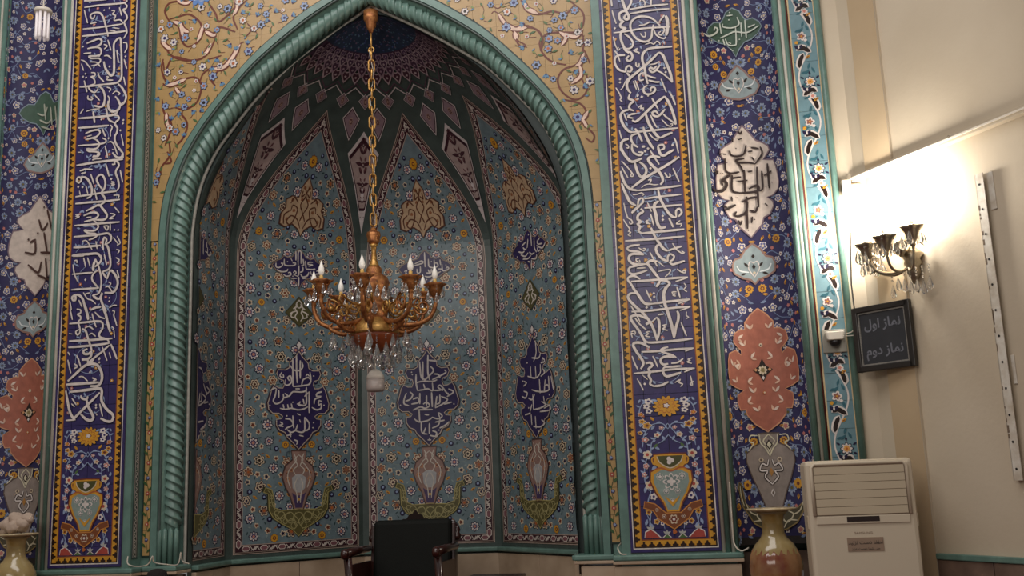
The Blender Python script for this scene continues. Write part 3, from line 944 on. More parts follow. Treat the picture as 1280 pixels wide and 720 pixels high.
'SLl':'''256:-1263,3409 -1233,3349 -1191,3323
256:-1306,3415 -1255,3380 -1232,3293
253:-1093,3359 -1113,3292 -1133,3253
253:-1078,3315 -1022,3280 -1001,3289
251:-1034,3227 -1061,3175 -1091,3148
256:-1388,3299 -1351,3246 -1312,3220
277:-1024,3051 -948,3052 -894,3100 -833,3195
252:-1343,2973 -1280,2982 -1204,3003
223:-1279,2954 -1243,2902
249:-1337,2791 -1329,2716 -1297,2665
225:-872,3518 -858,3453 -887,3399
229:-1281,3559 -1224,3530 -1181,3539''',
'SR':'''102:934,3077 1008,3087 1081,3051 1115,2995 1111,2906 1168,2834 1254,2802
100:1105,2906 1102,2971 1153,3016 1225,3013 1334,3006 1373,3065 1365,3131 1296,3207
99:1358,2996 1367,2938 1358,2888 1324,2803 1238,2775 1199,2716 1220,2638 1289,2580 1349,2598 1376,2658 1368,2734 1332,2779
99:1364,2887 1347,2787 1338,2725 1355,2670
98:1229,2587 1323,2551 1356,2498 1329,2451 1292,2468
97:1329,2451 1362,2398 1397,2345 1381,2308 1345,2338
102:1015,3245 1025,3189 1097,3146 1183,3155 1268,3130 1321,3178
101:969,3040 956,3002 990,2946 1018,2956
74:1395,2794 1380,2847 1364,2887
77:813,3189 833,3201 878,3156 913,3092 958,3057 1014,3070 1087,3050 1121,2988 1108,2901
76:957,3048 965,2998 1009,2963 1020,2941
77:994,3263 1028,3195 1091,3157 1184,3135
58:806,3254 852,3218 890,3243''',
'SRl':'''225:1223,3016 1260,2977 1231,2926
225:1237,3005 1320,2975 1365,3017
222:1365,2864 1336,2801 1309,2790
221:1333,2792 1338,2725 1279,2679
242:1370,2499 1329,2451 1281,2484
194:1335,2451 1360,2396
230:1012,3245 1037,3187 1100,3150
229:927,3071 1010,3060
228:951,3055 955,3000
211:855,3183 895,3114 963,3064
190:968,3075 1028,3068
190:957,3048 967,3003
191:1019,3240 1037,3194 1087,3165''',
}
OUTLINE={
'FA_main':'0,1330 23,1293 68,1247 73,1211 101,1196 151,1197 162,1172 145,1134 112,1123 106,1097 117,1071 145,1072 179,1088 196,1062 207,1021 223,969 217,927 189,901 145,900 117,880 128,864 161,859 161,823 139,787 101,772 84,741 46,706 0,659',
'FB_palm':'0,2571 42,2499 50,2430 100,2437 140,2407 132,2354 158,2307 156,2240 117,2219 65,2245 21,2210 0,2164',
'FA_small':'0,2055 35,2024 50,1997 85,1986 115,1998 130,1975 166,1959 200,1928 171,1891 135,1874 105,1852 55,1843 20,1811 0,1771',
'FA_olive':'0,1712 52,1652 101,1598 59,1553 0,1504',
'FA_drop':'0,1406 21,1374 0,1336',
'FA_vase':'0,647 53,646 46,586 96,545 118,477 96,410 60,345 32,256 0,257',
'FA_bowl':'0,261 119,256 170,274 177,341 192,394 236,409 248,379 214,366 209,259 177,207 119,170 47,132 0,85',
'RP_vase':'0,489 84,486 87,443 60,418 104,396 108,349 82,287 48,237 32,189 0,190',
'RP_bowl':'0,184 39,183 95,232 148,245 154,212 105,196 79,153 35,123 0,99',
'RG_green':'0,3053 40,3027 50,3003 75,2964 117,2967 159,2934 177,2899 143,2862 98,2839 56,2830 22,2792 0,2747',
'RF_palm2':'0,2694 44,2649 65,2616 110,2582 124,2549 96,2509 39,2492 0,2486',
'RF_white':'0,2329 42,2274 71,2230 114,2207 143,2186 151,2160 127,2130 105,2110 135,2104 173,2096 187,2059 197,2008 201,1959 190,1922 146,1892 110,1889 143,1862 148,1834 121,1790 80,1775 68,1738 27,1697 0,1667',
'RF_palm1':'0,1634 44,1598 71,1556 109,1544 125,1510 117,1465 69,1439 23,1427 0,1402',
'RF_orange':'0,1265 44,1231 79,1188 82,1149 113,1148 152,1128 162,1082 136,1054 112,1034 116,1009 151,1036 204,1017 218,978 225,910 217,852 173,833 117,815 162,789 164,745 148,709 112,711 109,682 67,633 0,588',
'RF_vase':'0,583 60,580 41,531 83,514 133,475 137,431 106,346 68,260 44,189 0,191',
'RF_bowl':'0,176 125,183 168,215 187,314 207,328 218,299 192,200 154,158 118,109 57,75 0,62',
}
def traces(key):
    out = []
    for ln in TRACE[key].split('\n'):
        h, r = ln.split(':'); pts = [tuple(int(a)/1000 for a in p.split(',')) for p in r.split()]
        out.append((h[0] == 'd', float(h.lstrip('d'))/10000, pts))
    return out
def write(pt, key, c, lay, flt=None, wk=1.0, mir=False):
    for d, wd, pts in traces(key):
        if flt and not all(flt(p) for p in pts): continue
        if mir: pts = [(-a, b) for a, b in pts]
        if d:
            for a, b in pts: pt.dia(a, b, wd*.95, wd*.95, c, lay)
        else: pt.stroke(pts, wd*wk, c, lay)
def outline(key, fu=1, fv=None):
    h = [tuple(int(a)/1000 for a in p.split(',')) for p in OUTLINE[key].split()]
    h = [(a*fu, fv(b) if fv else b) for a, b in h]
    l = [(-a, b) for a, b in reversed(h) if a > 1e-4]
    return h+l
def scatter(n, rnd, region, dmin, taken):
    (x0, x1, y0, y1), ok = region; out = []
    for _ in range(n):
        p = (rnd.uniform(x0, x1), rnd.uniform(y0, y1))
        if ok(p) and all((p[0]-q[0])**2+(p[1]-q[1])**2 > (dmin+q[2])**2 for q in taken):
            taken.append((p[0], p[1], 0)); out.append(p)
    return out
# ---------------------------------------------------------------- colours and plain materials
NAVY, NAVY2 = H('342b60'), H('1d1838')
WHITE, CREAM, YEL, GOLD, ORNG = H('d6ccc6'), H('cfbda2'), H('c8912e'), H('bd9048'), H('b0602f')
BROWN, DKBR, MAROON, RED, PINK = H('6e3526'), H('21120c'), H('3a1c26'), H('a4463c'), H('b5706a')
TEAL, TEAL2, OLIVE, LBLUE, SKY = H('6b7d83'), H('4e8086'), H('5d5428'), H('8d9dbd'), H('5aa0bb')
GREEN, LEAFG, GREY, TERRA, BEIGE = H('2f6b5a'), H('4f6a3e'), H('a9a9a6'), H('a15f4c'), H('c3ab98')
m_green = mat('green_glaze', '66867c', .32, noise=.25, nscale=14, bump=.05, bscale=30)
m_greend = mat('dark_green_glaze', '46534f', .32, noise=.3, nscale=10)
m_offw = mat('white_glaze', 'c9c4b8', .35, noise=.12, nscale=20)
m_navy = mat('navy_glaze', '352c60', .28, noise=.25, nscale=30)
m_gold = mat('ochre_glaze', 'b3925e', .32, noise=.14, nscale=12, bump=.04, bscale=40)
m_navyf = mat('navy_field_glaze', '35306a', .30, noise=.25, nscale=20)
m_cyan = mat('sky_glaze', '6a8a93', .36, noise=.15, nscale=20)
m_redl = mat('red_line', '6a3028', .4)
m_grout = mat('grout', '5c5a58', .9)
m_cream = mat('cream_plaster', 'c6b8a2', .85, color2='baab94', nscale=1.6, bump=.08, bscale=45)
m_marble = mat('beige_marble', 'b9a48c', .35, color2='a08a72', nscale=5, bump=.02, bscale=20)
m_marbd = mat('brown_marble', '7a6558', .35, color2='5a4840', nscale=7)
m_carpet = mat('carpet', '6a2a2a', .95, noise=.4, nscale=30, bump=.3, bscale=200)

Z0 = 1.34; TOP = 5.15
# ---------------------------------------------------------------- room shell
tag(MB().box(-6, 6, -9, 2.2, -.06, 0).build('floor', m_carpet), 'patterned red carpet floor of the prayer hall', kind='structure')

OUT = [(1.368, 1.30), (1.368, 3.0), (1.368, 3.25), (1.362, 3.40), (1.338, 3.58), (1.28, 3.76), (1.205, 3.91), (1.08, 4.09), (.93, 4.265), (.73, 4.47), (.43, 4.69), (.217, 4.80), (0, 4.90)]
INN = [(1.212, 1.30), (1.212, 3.0), (1.212, 3.2), (1.21, 3.35), (1.185, 3.55), (1.14, 3.71), (1.06, 3.87), (.97, 3.99), (.79, 4.20), (.645, 4.325), (.38, 4.515), (.2, 4.63), (0, 4.755)]
def resamp(pts, n):
    c = catmull(pts, .02); L = [0]
    for i in range(1, len(c)): L.append(L[-1]+math.hypot(c[i][0]-c[i-1][0], c[i][1]-c[i-1][1]))
    out = []; j = 0
    for k in range(n+1):
        t = L[-1]*k/n
        while j < len(L)-2 and L[j+1] < t: j += 1
        q = (t-L[j])/max(1e-9, L[j+1]-L[j]); out.append((c[j][0]+(c[j+1][0]-c[j][0])*q, c[j][1]+(c[j+1][1]-c[j][1])*q))
    return out
NA = 150
oc = resamp(OUT, NA); ic = resamp(INN, NA)
oin = [(o[0]+(i[0]-o[0])*.36, o[1]+(i[1]-o[1])*.36) for o, i in zip(oc, ic)]
def full(h): return [(-a, b) for a, b in h]+[(a, b) for a, b in reversed(h[:-1])]
def sheet(rows, closed=False):
    b = MB(); n = len(rows[0]); v = [p for r in rows for p in r]; f = []
    for j in range(len(rows)-1):
        for i in range(n-1): f.append((j*n+i, j*n+i+1, (j+1)*n+i+1, (j+1)*n+i))
    return b.add(v, f)

# back wall: piers, spandrel plane with the arch opening, recess behind the curved side bays
wb = MB()
for s in (-1, 1):
    x0, x1 = sorted((s*1.43, s*2.03)); wb.box(x0, x1, 0, .45, 1.24, TOP)
    x0, x1 = sorted((s*1.369, s*1.431)); wb.box(x0, x1, .121, .45, 1.24, TOP)
fo = full(oc); ro = []
top = [(x, TOP) for x, z in fo]
for (x, z), (tx, tz) in zip(fo, top):
    ro.append(((x, .121, z), (tx, .121, tz)))
rows = [[a for a, b in ro], [b for a, b in ro]]
wb.add([p for r in rows for p in r], [(i, i+1, len(ro)+i+1, len(ro)+i) for i in range(len(ro)-1)])
for s in (-1, 1):
    x0, x1 = sorted((s*2.455, s*2.72)); wb.box(x0, x1, .03, .45, 1.2, TOP)
    x0, x1 = sorted((s*2.0, s*2.5)); wb.box(x0, x1, .30, .45, 0, TOP)
wall_back = tag(wb.build('wall_back', m_green), 'green glazed wall body behind the tile panels', kind='structure')
# marble dado below the panels, slab by slab
def slab(x0, x1, y0, y1, z0, z1, m=m_marble, parent=wall_back, mtx=None, name='marble_slab'):
    return MB().box(x0, x1, y0, y1, z0, z1, mtx).build(name, m, parent, bevel=.003)
for s in (-1, 1):
    a, b = sorted((s*1.39, s*2.045))
    for k in range(3): slab(a, b, -.035, .12, .02+k*.415, .425+k*.415)
    a, b = sorted((s*1.20, s*1.385))
    for k in range(3): slab(a, b, .07, .24, .02+k*.415, .425+k*.415)
    a, b = sorted((s*2.05, s*2.26)); c, d = sorted((s*2.265, s*2.48))
    for k in range(3):
        slab(a, b, .20, .26, .02+k*.43, .44+k*.43, m_marbd); slab(c, d, .20, .26, .02+k*.43, .44+k*.43, m_marbd)
# green ledges with a cream lip
def ledge(x0, x1, y0, y1, zt, name):
    MB().box(x0, x1, y0, y1, zt-.03, zt).build(name, m_green, wall_back, bevel=.008)
    MB().box(x0, x1, y0+.004, y1, zt-.048, zt-.03).build('ledge_lip', m_marble, wall_back, bevel=.004)
for s in (-1, 1):
    a, b = sorted((s*1.385, s*2.06)); ledge(a, b, -.05, .12, 1.314, 'green_ledge')
    a, b = sorted((s*1.165, s*1.384)); ledge(a, b, .055, .24, 1.314, 'green_ledge')

# ---------------------------------------------------------------- niche: half octagon with a domed head
AXY = .22; RIN = 1.171
PR = [(3.30, 1.171), (3.45, 1.160), (3.65, 1.095), (3.85, .985), (4.03, .86), (4.23, .69), (4.40, .50), (4.52, .33), (4.60, .21), (4.66, .10), (4.69, 0.0)]
PRS = catmull(PR, .01)
def Dz(z):
    if z <= 3.30: return RIN
    if z >= 4.69: return 0.0
    lo, hi = 0, len(PRS)-1
    while hi-lo > 1:
        m = (lo+hi)//2
        if PRS[m][0] <= z: lo = m
        else: hi = m
    (z0, d0), (z1, d1) = PRS[lo], PRS[hi]; return d0+(d1-d0)*(z-z0)/max(1e-9, z1-z0)
def Zd(d):
    lo, hi = 3.30, 4.69
    for _ in range(40):
        m = (lo+hi)/2
        if Dz(m) > d: lo = m
        else: hi = m
    return lo
def smst(a, b, x): t = min(1, max(0, (x-a)/(b-a))); return t*t*(3-2*t)
def dome(ph, z, h=0):
    """point on the niche surface in direction ph (0 = back) at height z, moved h towards the room"""
    q = math.pi/4; f = ph-round(ph/q)*q; b = smst(3.4, 4.35, z); d = Dz(z)
    rho = d*((1-b)/math.cos(f)+b*1.03)
    sl = (Dz(z-.01)-Dz(z+.01))/.02 if 3.3 < z < 4.68 else 0
    n = math.hypot(1, sl); rho -= h/n
    return Vector((rho*math.sin(ph), AXY+rho*math.cos(ph), z-h*sl/n))
rows = []
for z in [1.20, 1.5, 2.0, 2.5, 3.0, 3.3]+[3.3+i*.045 for i in range(1, 29)]+[4.59, 4.62, 4.645, 4.665, 4.68, 4.687, 4.6899]:
    rows.append([dome(R(-91+182*i/96), z) for i in range(97)])
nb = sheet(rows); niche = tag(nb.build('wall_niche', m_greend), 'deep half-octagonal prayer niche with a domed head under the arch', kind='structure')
# splayed surround between the arch and the niche
dsec = resamp([(1.171, 1.30), (1.171, 3.0), (1.171, 3.25)]+[(d*(1+.03*smst(3.4, 4.35, z)), z) for z, d in PR], NA)
sheet([[(x, .262, z) for x, z in full(ic)], [(x, .262, z) for x, z in full(dsec)]]).build('arch_reveal', mat('slate_glaze', '3c4745', .6), wall_back)
sp = sheet([[(x, .121, z) for x, z in full(oin)], [(x, .262, z) for x, z in full(ic)]])
sp.build('arch_splay', m_green, wall_back)
for k, fc in enumerate((-2, -1, 0, 1, 2)):
    ph = fc*math.pi/4; mt = Matrix.Translation((0, AXY, 0)) @ Matrix.Rotation(-ph, 4, 'Z')
    u0, u1 = (-.485, .485) if abs(fc) < 2 else ((.03, .485) if fc < 0 else (-.485, -.03))
    MB().box(u0, u1, RIN-.045, RIN+.02, 1.272, 1.302, mt).build('niche_ledge', m_green, niche, bevel=.008)
    cut = [u0, (u0+u1)/2-.06*(fc == 0), u1]
    for j in (0, 1):
        for q in range(3): slab(cut[j]+.002, cut[j+1]-.002, RIN-.03, RIN+.02, .02+q*.415, .43+q*.415, m_marble, niche, mt)

# ---------------------------------------------------------------- rope moulding round the arch
rope = thing('rope_moulding', (0, .19, 1.30), 'turquoise twisted rope moulding framing the pointed arch', 'moulding')
def rope_half(s):
    pts = []; ctr = resamp([((o[0]+i[0])/2, (o[1]+i[1])/2) for o, i in zip(oin, ic)], 900)
    ctr = [p for p in ctr if p[1] > 1.475]
    v = []; f = []; NS = 36; L = 0; RO = .056
    for i, (x, z) in enumerate(ctr):
        if i: L += math.hypot(x-ctr[i-1][0], z-ctr[i-1][1])
        a = ctr[max(0, i-1)]; b = ctr[min(len(ctr)-1, i+1)]; tx, tz = b[0]-a[0], b[1]-a[1]; n = math.hypot(tx, tz); tx /= n; tz /= n
        nx, nz = tz, -tx                                # points outward (away from the opening)
        end = min(1, max(.05, L/.10))
        for k in range(NS):
            th = 2*math.pi*k/NS
            q_ = (1.5*th/math.pi-L/.0515) % 1; rr_ = RO*end**.5*(.70+.34*(q_/.86 if q_ < .86 else (1-q_)/.14))
            cx, cy = math.cos(th)*rr_, math.sin(th)*rr_*.95
            v.append((s*(x+nx*cx), .185-.19+cy, z+nz*cx-1.30))
    n = len(ctr)
    for i in range(n-1):
        for k in range(NS): f.append((i*NS+k, i*NS+(k+1) % NS, (i+1)*NS+(k+1) % NS, (i+1)*NS+k))
    f.append(tuple(range(NS)))
    return MB().add(v, f)
m_rope = mat('rope_glaze', '6d8b81', .32, noise=.3, nscale=9)
rope_half(-1).build('twisted_rope', m_rope, rope, smooth=True); rope_half(1).build('twisted_rope', m_rope, rope, smooth=True)
for s in (-1, 1):
    fl = MB()
    for k in range(4): fl.lathe([(.016, 0), (.016, .20), (.004, .215)], 8, (s*(1.225+k*.030), -.03+.012*k*-1, .012))
    fl.build('fluted_base', m_green, rope, smooth=True)
def arch_rod(curve, y, rad, m, name, parent):
    b = MB(); b.tube([Vector((x, y, z))-parent.location for x, z in curve], rad, 8); return b.build(name, m, parent, smooth=True)
arch_rod(full(ic), .245, .011, m_offw, 'inner_bead', rope)
def lerp2(k): return [(o[0]+(i[0]-o[0])*k, o[1]+(i[1]-o[1])*k) for o, i in zip(oc, oin)]
P3 = lambda c, y: [tuple(Vector((x, y, z))-rope.location) for x, z in full(c)]
sheet([P3(lerp2(.10), .121), P3(lerp2(.12), .104), P3(lerp2(.80), .104), P3(lerp2(.86), .121)]).build('flat_band', m_green, rope)
arch_rod(full(lerp2(.03)), .117, .007, mat('dark_line', '2c3a38', .4), 'dark_fillet', rope)
arch_rod(full(lerp2(.95)), .117, .009, m_greend, 'inner_fillet', rope)

# ---------------------------------------------------------------- vertical mouldings (trim)
TN = [0]
def trim(x, y, rad, m, label, z0=1.31, z1=TOP):
    TN[0] += 1
    return tag(MB().lathe([(rad, z0), (rad, z1)], 10, (x, y, 0)).build('trim_%d' % TN[0], m, None, smooth=True), label, kind='structure')
for s in (-1, 1):
    sd = 'left' if s < 0 else 'right'
    trim(s*1.962, -.004, .011, m_offw, 'pale bead beside the %s calligraphy panel' % sd)
    trim(s*1.985, -.006, .014, m_green, 'green rounded moulding of the %s pier' % sd)
    trim(s*2.010, -.004, .011, m_offw, 'pale bead at the outer edge of the %s pier' % sd)
    trim(s*2.028, .004, .013, m_green, 'green bead beside the %s curved bay' % sd)
    trim(s*2.472, .016, .016, m_green, 'green moulding on the far edge of the %s curved bay' % sd)
    trim(s*2.498, .018, .010, m_offw, 'pale bead past the %s curved bay' % sd)
    trim(s*2.517, .018, .013, m_green, 'outer green bead past the %s curved bay' % sd)
trim(2.533, .024, .006, m_redl, 'thin dark red line beside the sky blue strip')
trim(2.700, .014, .018, m_green, 'green moulding between the sky blue strip and the plaster')

# ---------------------------------------------------------------- calligraphy piers
def tile_mesh(name, sx, sz, th, m):
    return MB().box(.0012, sx-.0012, -th, 0, .0012, sz-.0012).mesh(name, m)
PW = .2215; ND = 4; TS = (2*PW+.03)/ND
tm = tile_mesh('tile', TS, TS, .008, m_navy)
def pier(s):
    sd = 'left' if s < 0 else 'right'
    cx = s*1.7148
    t = thing('calligraphy_tilework', (cx, 0, Z0), 'tall navy tile panel of white Arabic calligraphy with yellow border %s of the arch' % sd, 'tile panel', 'calligraphy panels flanking the arch')
    MB().box(-PW-.016, PW+.016, -.0025, .0, -.02, 3.80).build('mortar_bed', m_grout, t)
    for i in range(ND):
        for j in range(31):
            o = link('tile', tm, t); o.location = (-PW-.015+i*TS, -.0025, -.017+j*TS)
    mp = lambda u, v, h: Vector((cx+u, -.0105-h, Z0+v))
    b = Paint(mp)
    V1 = 3.75
    fx = PW-.050
    def ring(o0, o1, c, lay):
        for g in (-1, 1):
            x0_, x1_ = sorted((g*(PW-o0), g*(PW-o1))); b.grid(lambda v: x0_, lambda v: x1_, o0, V1, 1, 1, c, lay)
        b.grid(lambda v: -PW+o0, lambda v: PW-o0, o0, o1, 1, 1, c, lay+.5)
    ring(0, .006, WHITE, 0); ring(.006, .014, H('2a160c'), 0); ring(.014, .044, YEL, 0); ring(.044, .050, H('8a4a24'), 0)
    P = .0412; n = int(V1/P); DK2 = H('2a160c')
    def club(x, v, dx, dv):
        q_ = lambda a, c: (x+dx*a+dv*c, v+dv*a+dx*c)
        b.poly([q_(-.004, -.007), q_(.008, -.004), q_(.008, .004), q_(-.004, .007)], DK2, 2)
        for a, c, r_ in ((.011, 0, .0095), (.009, .0105, .0060), (.009, -.0105, .0060), (.0225, 0, .0060)):
            u_, v_ = q_(a, c); b.disc(u_, v_, r_, DK2, 2, 8)
    for k in range(n):
        v = .050+k*P
        for q in (-1, 1): club(q*(PW-.010), v, -q, 0)
    m = int(2*(PW-.05)/P)
    for k in range(m+1): club(-(m/2)*P+k*P, .010, 0, 1)
    b.build('border_pattern', t)
    # vines in the field behind the letters
    rnd = random.Random(11+s); f = Paint(mp)
    for k in range(22):
        v = .95+k*.128; u = rnd.uniform(-.08, .08); r_ = rnd.uniform(.05, .10); a0 = rnd.uniform(0, 6.28)
        f.stroke([(max(-fx, min(fx, u+r_*math.cos(a0+a)*1.2)), v+r_*math.sin(a0+a)) for a in [i*.5 for i in range(rnd.randint(6, 11))]], .0035, LBLUE, 6, .3)
        for _ in range(7):
            a = rnd.uniform(0, 6.28); uu_, vv = u+r_*1.2*math.cos(a), v+r_*math.sin(a)
            if abs(uu_) < fx-.02: f.leaf(uu_, vv, rnd.uniform(.022, .034), .012, rnd.uniform(0, 6.28), LBLUE, 7)
        for _ in range(2):
            uu_, vv = rnd.uniform(-fx+.015, fx-.015), v+rnd.uniform(-.06, .06)
            c = rnd.choice((ORNG, PINK, PINK, YEL)); f.ros(uu_, vv, .011, 5, .3, c, 7); f.disc(uu_, vv, .004, WHITE, 8, 6)
    f.build('vine_pattern', t, 'stuff')
    wv = Paint(mp); write(wv, 'RP' if s > 0 else 'LP', NAVY2, 9, wk=1.42); write(wv, 'RP' if s > 0 else 'LP', WHITE, 11)
    wv.build('calligraphy_lettering', t)['label'] = 'white flowing Arabic script running up the panel'
    # vase and flowers at the foot
    vq = lambda v: v if v < .5 else .5+(v-.5)*.758
    q = Paint(lambda u, v, h: mp(u, vq(v), h))
    def mir(fn):
        for sg in (-1, 1): fn(sg)
    def vine(pts, w_=.006, c=LBLUE): mir(lambda g: q.stroke([(g*a, b_) for a, b_ in pts], w_, c, 6, .4))
    vine([(0, .66), (.03, .70), (.09, .69), (.13, .62), (.14, .54)]); vine([(0, .70), (.04, .63), (.09, .57), (.10, .50), (.13, .45), (.14, .36), (.12, .30)])
    vine([(.02, .80), (.06, .84), (.11, .86), (.14, .82), (.15, .76)]); vine([(0, .62), (.03, .58), (.06, .56)]); vine([(.11, .30), (.13, .24), (.12, .18), (.13, .12)])
    for pts_ in ([(.03, .70), (.09, .69), (.13, .62)], [(.04, .63), (.09, .57), (.10, .50), (.13, .45), (.14, .36)], [(.06, .84), (.11, .86), (.14, .82)]):
        for i_, (a_, b2) in enumerate(catmull(pts_, .035)):
            for g_ in (-1, 1): q.leaf(g_*a_, b2, .028, .012, (.6+1.9*(i_ % 2)) if g_ > 0 else math.pi-(.6+1.9*(i_ % 2)), LBLUE, 7)
    vine([(.05, .10), (.06, .15), (.08, .19)], .004); vine([(.12, .09), (.125, .14), (.14, .18)], .005)
    def flower(u, v, r_, c1, c2, n=5, lay=8, c3=WHITE):
        r_ *= 1.25; q.ros(u, v, r_*1.22, n, .35, c3, lay); q.ros(u, v, r_, n, .35, c1, lay+1); q.disc(u, v, r_*.42, c2, lay+2, 8)
    q.ros(0, .82, .078, 14, .28, DKBR, 7); q.ros(0, .82, .074, 14, .28, YEL, 8); q.ros(0, .82, .050, 10, .3, ORNG, 9); q.ros(0, .82, .045, 10, .3, YEL, 10); q.ros(0, .825, .022, 5, .4, BROWN, 11); q.ros(0, .825, .016, 5, .4, WHITE, 12)
    def sgn(g):
        for u, v, r_, c in ((.095, .86, .015, WHITE), (.105, .825, .014, WHITE), (.095, .79, .013, WHITE), (.14, .77, .012, ORNG), (.135, .72, .013, YEL), (.11, .69, .018, YEL), (.06, .62, .012, CREAM), (.125, .59, .014, PINK), (.118, .49, .017, CREAM), (.128, .43, .011, PINK), (.115, .33, .018, CREAM), (.098, .27, .013, WHITE), (.13, .19, .012, YEL), (.09, .14, .011, YEL), (.06, .13, .008, WHITE), (.035, .67, .009, PINK), (.15, .64, .010, YEL), (.14, .385, .010, PINK)):
            flower(g*u, v, r_, c, {WHITE: NAVY, YEL: BROWN, CREAM: RED, PINK: WHITE, ORNG: YEL}[c])
        for u, v, L, a, c in ((.07, .72, .03, 1.0, YEL), (.09, .66, .03, 2.2, LBLUE), (.145, .68, .028, 1.6, LBLUE), (.15, .50, .03, 1.4, LBLUE), (.10, .41, .035, 2.5, LBLUE), (.145, .29, .032, 1.9, LBLUE), (.08, .30, .03, .7, LBLUE), (.11, .10, .03, 1.2, LBLUE), (.15, .12, .03, 1.9, LBLUE), (.05, .52, .03, .6, LBLUE), (.08, .53, .03, 2.1, LEAFG), (.045, .86, .03, .3, LBLUE), (.15, .85, .025, 2.0, LBLUE), (.12, .75, .03, .8, ORNG), (.02, .58, .03, 1.2, LBLUE)):
            q.leaf(g*u, v, L*1.25, L*.55, a if g > 0 else math.pi-a, c, 7)
        q.poly([(g*.07, .058), (g*.10, .088), (g*.125, .105), (g*.155, .09), (g*.16, .058)], WHITE, 6); q.poly([(g*.075, .055), (g*.102, .083), (g*.125, .099), (g*.152, .085), (g*.157, .055)], RED, 7)
        q.poly([(g*.016, .058), (g*.04, .078), (g*.066, .058)], WHITE, 6); q.poly([(g*.020, .055), (g*.04, .074), (g*.062, .055)], LEAFG, 7)
        for a in (.6, 1.57, 2.5): q.leaf(g*.04, .075, .024, .011, a, GREY, 8); q.leaf(g*.125, .10, .026, .012, a, GREY, 8)
    mir(sgn)
    vs = outline('RP_vase'); q.stroke(vs, .016, BROWN, 12, closed=True, raw=True); q.poly(vs, YEL, 13)
    q.poly([(a*.86, .330+(b_-.330)*.90-.004) for a, b_ in vs if b_ < .425], H('86968f'), 14)
    q.poly([(-.068, .480), (.068, .480), (.055, .445), (0, .415), (-.055, .445)], H('4a4a26'), 15); q.stroke([(-.068, .478), (-.052, .444), (0, .416), (.052, .444), (.068, .478)], .006, CREAM, 16)
    q.stroke([(-.085, .410), (-.05, .418), (0, .400), (.05, .418), (.085, .410)], .008, ORNG, 15)
    for u, v, r_ in ((0, .345, .046), (-.058, .372, .020), (.058, .372, .020), (-.03, .295, .016), (.03, .295, .016), (0, .245, .014)): q.ros(u, v, r_, 8, .35, WHITE, 16); q.ros(u, v, r_*.82, 8, .4, H('6f7f7c'), 17); q.ros(u, v, r_*.5, 4, .5, WHITE, 18)
    q.poly([(-.040, .272), (0, .240), (.040, .272), (.024, .245), (0, .215), (-.024, .245)], YEL, 19); q.ros(0, .455, .022, 3, .4, WHITE, 17)
    for g in (-1, 1): q.stroke([(g*.07, .475), (g*.095, .47), (g*.09, .44), (g*.07, .44), (g*.075, .46)], .008, YEL, 13)
    bw = outline('RP_bowl'); q.poly(bw, H('7b4526'), 12); q.stroke(bw, .006, H('c08040'), 13, closed=True, raw=True)
    for u, v, r_ in ((0, .150, .026), (-.05, .165, .012), (.05, .165, .012), (-.085, .20, .010), (.085, .20, .010)): q.ros(u, v, r_, 6, .35, CREAM, 14); q.ros(u, v, r_*.7, 6, .35, BROWN, 15); q.disc(u, v, r_*.3, WHITE, 16, 6)
    q.ros(0, .085, .012, 3, .3, ORNG, 13)
    q.build('vase_and_flower_pattern', t)
    return t
pier(-1); pier(1)
# narrow white scroll strip on the left return, and yellow strips beside the rope
def scroll_strip(mp, v0, v1, wd, parent, name, bg, fg, per):
    p = Paint(mp); p.grid(lambda v: -wd, lambda v: wd, v0, v1, 8, 1, bg, 0)
    for g in (-1, 1): p.grid(lambda v: g*wd*1.0-.002, lambda v: g*wd*1.0+.002, v0, v1, 8, 1, WHITE, 1)
    n = int((v1-v0)/per)
    for k in range(n):
        v = v0+per*(k+.5); g = 1 if k % 2 else -1
        p.stroke([(-g*wd*.6, v-per*.45), (g*wd*.55, v-per*.15), (-g*wd*.4, v+per*.2), (g*wd*.5, v+per*.45)], wd*.32, fg, 2); p.leaf(-g*wd*.2, v, per*.4, wd*.6, .8*g, DKBR, 1)
    return p.build(name, parent)
for s in (-1, 1):
    sd = 'left' if s < 0 else 'right'
    t = thing('scrollwork_tiling', (s*1.43, .05, Z0), 'slim strip of white scrollwork on the inner return of the %s pier' % sd, 'tile strip')
    MB().box(-.003 if s > 0 else -.001, .001 if s > 0 else .003, -.03, .03, .02, 3.7).build('strip_base', m_greend, t)
    scroll_strip(lambda u, v, h: Vector((s*(1.4265-h), .045+u, Z0+v)), .03, 3.7, .016, t, 'scroll_pattern', H('46564e'), WHITE, .045)

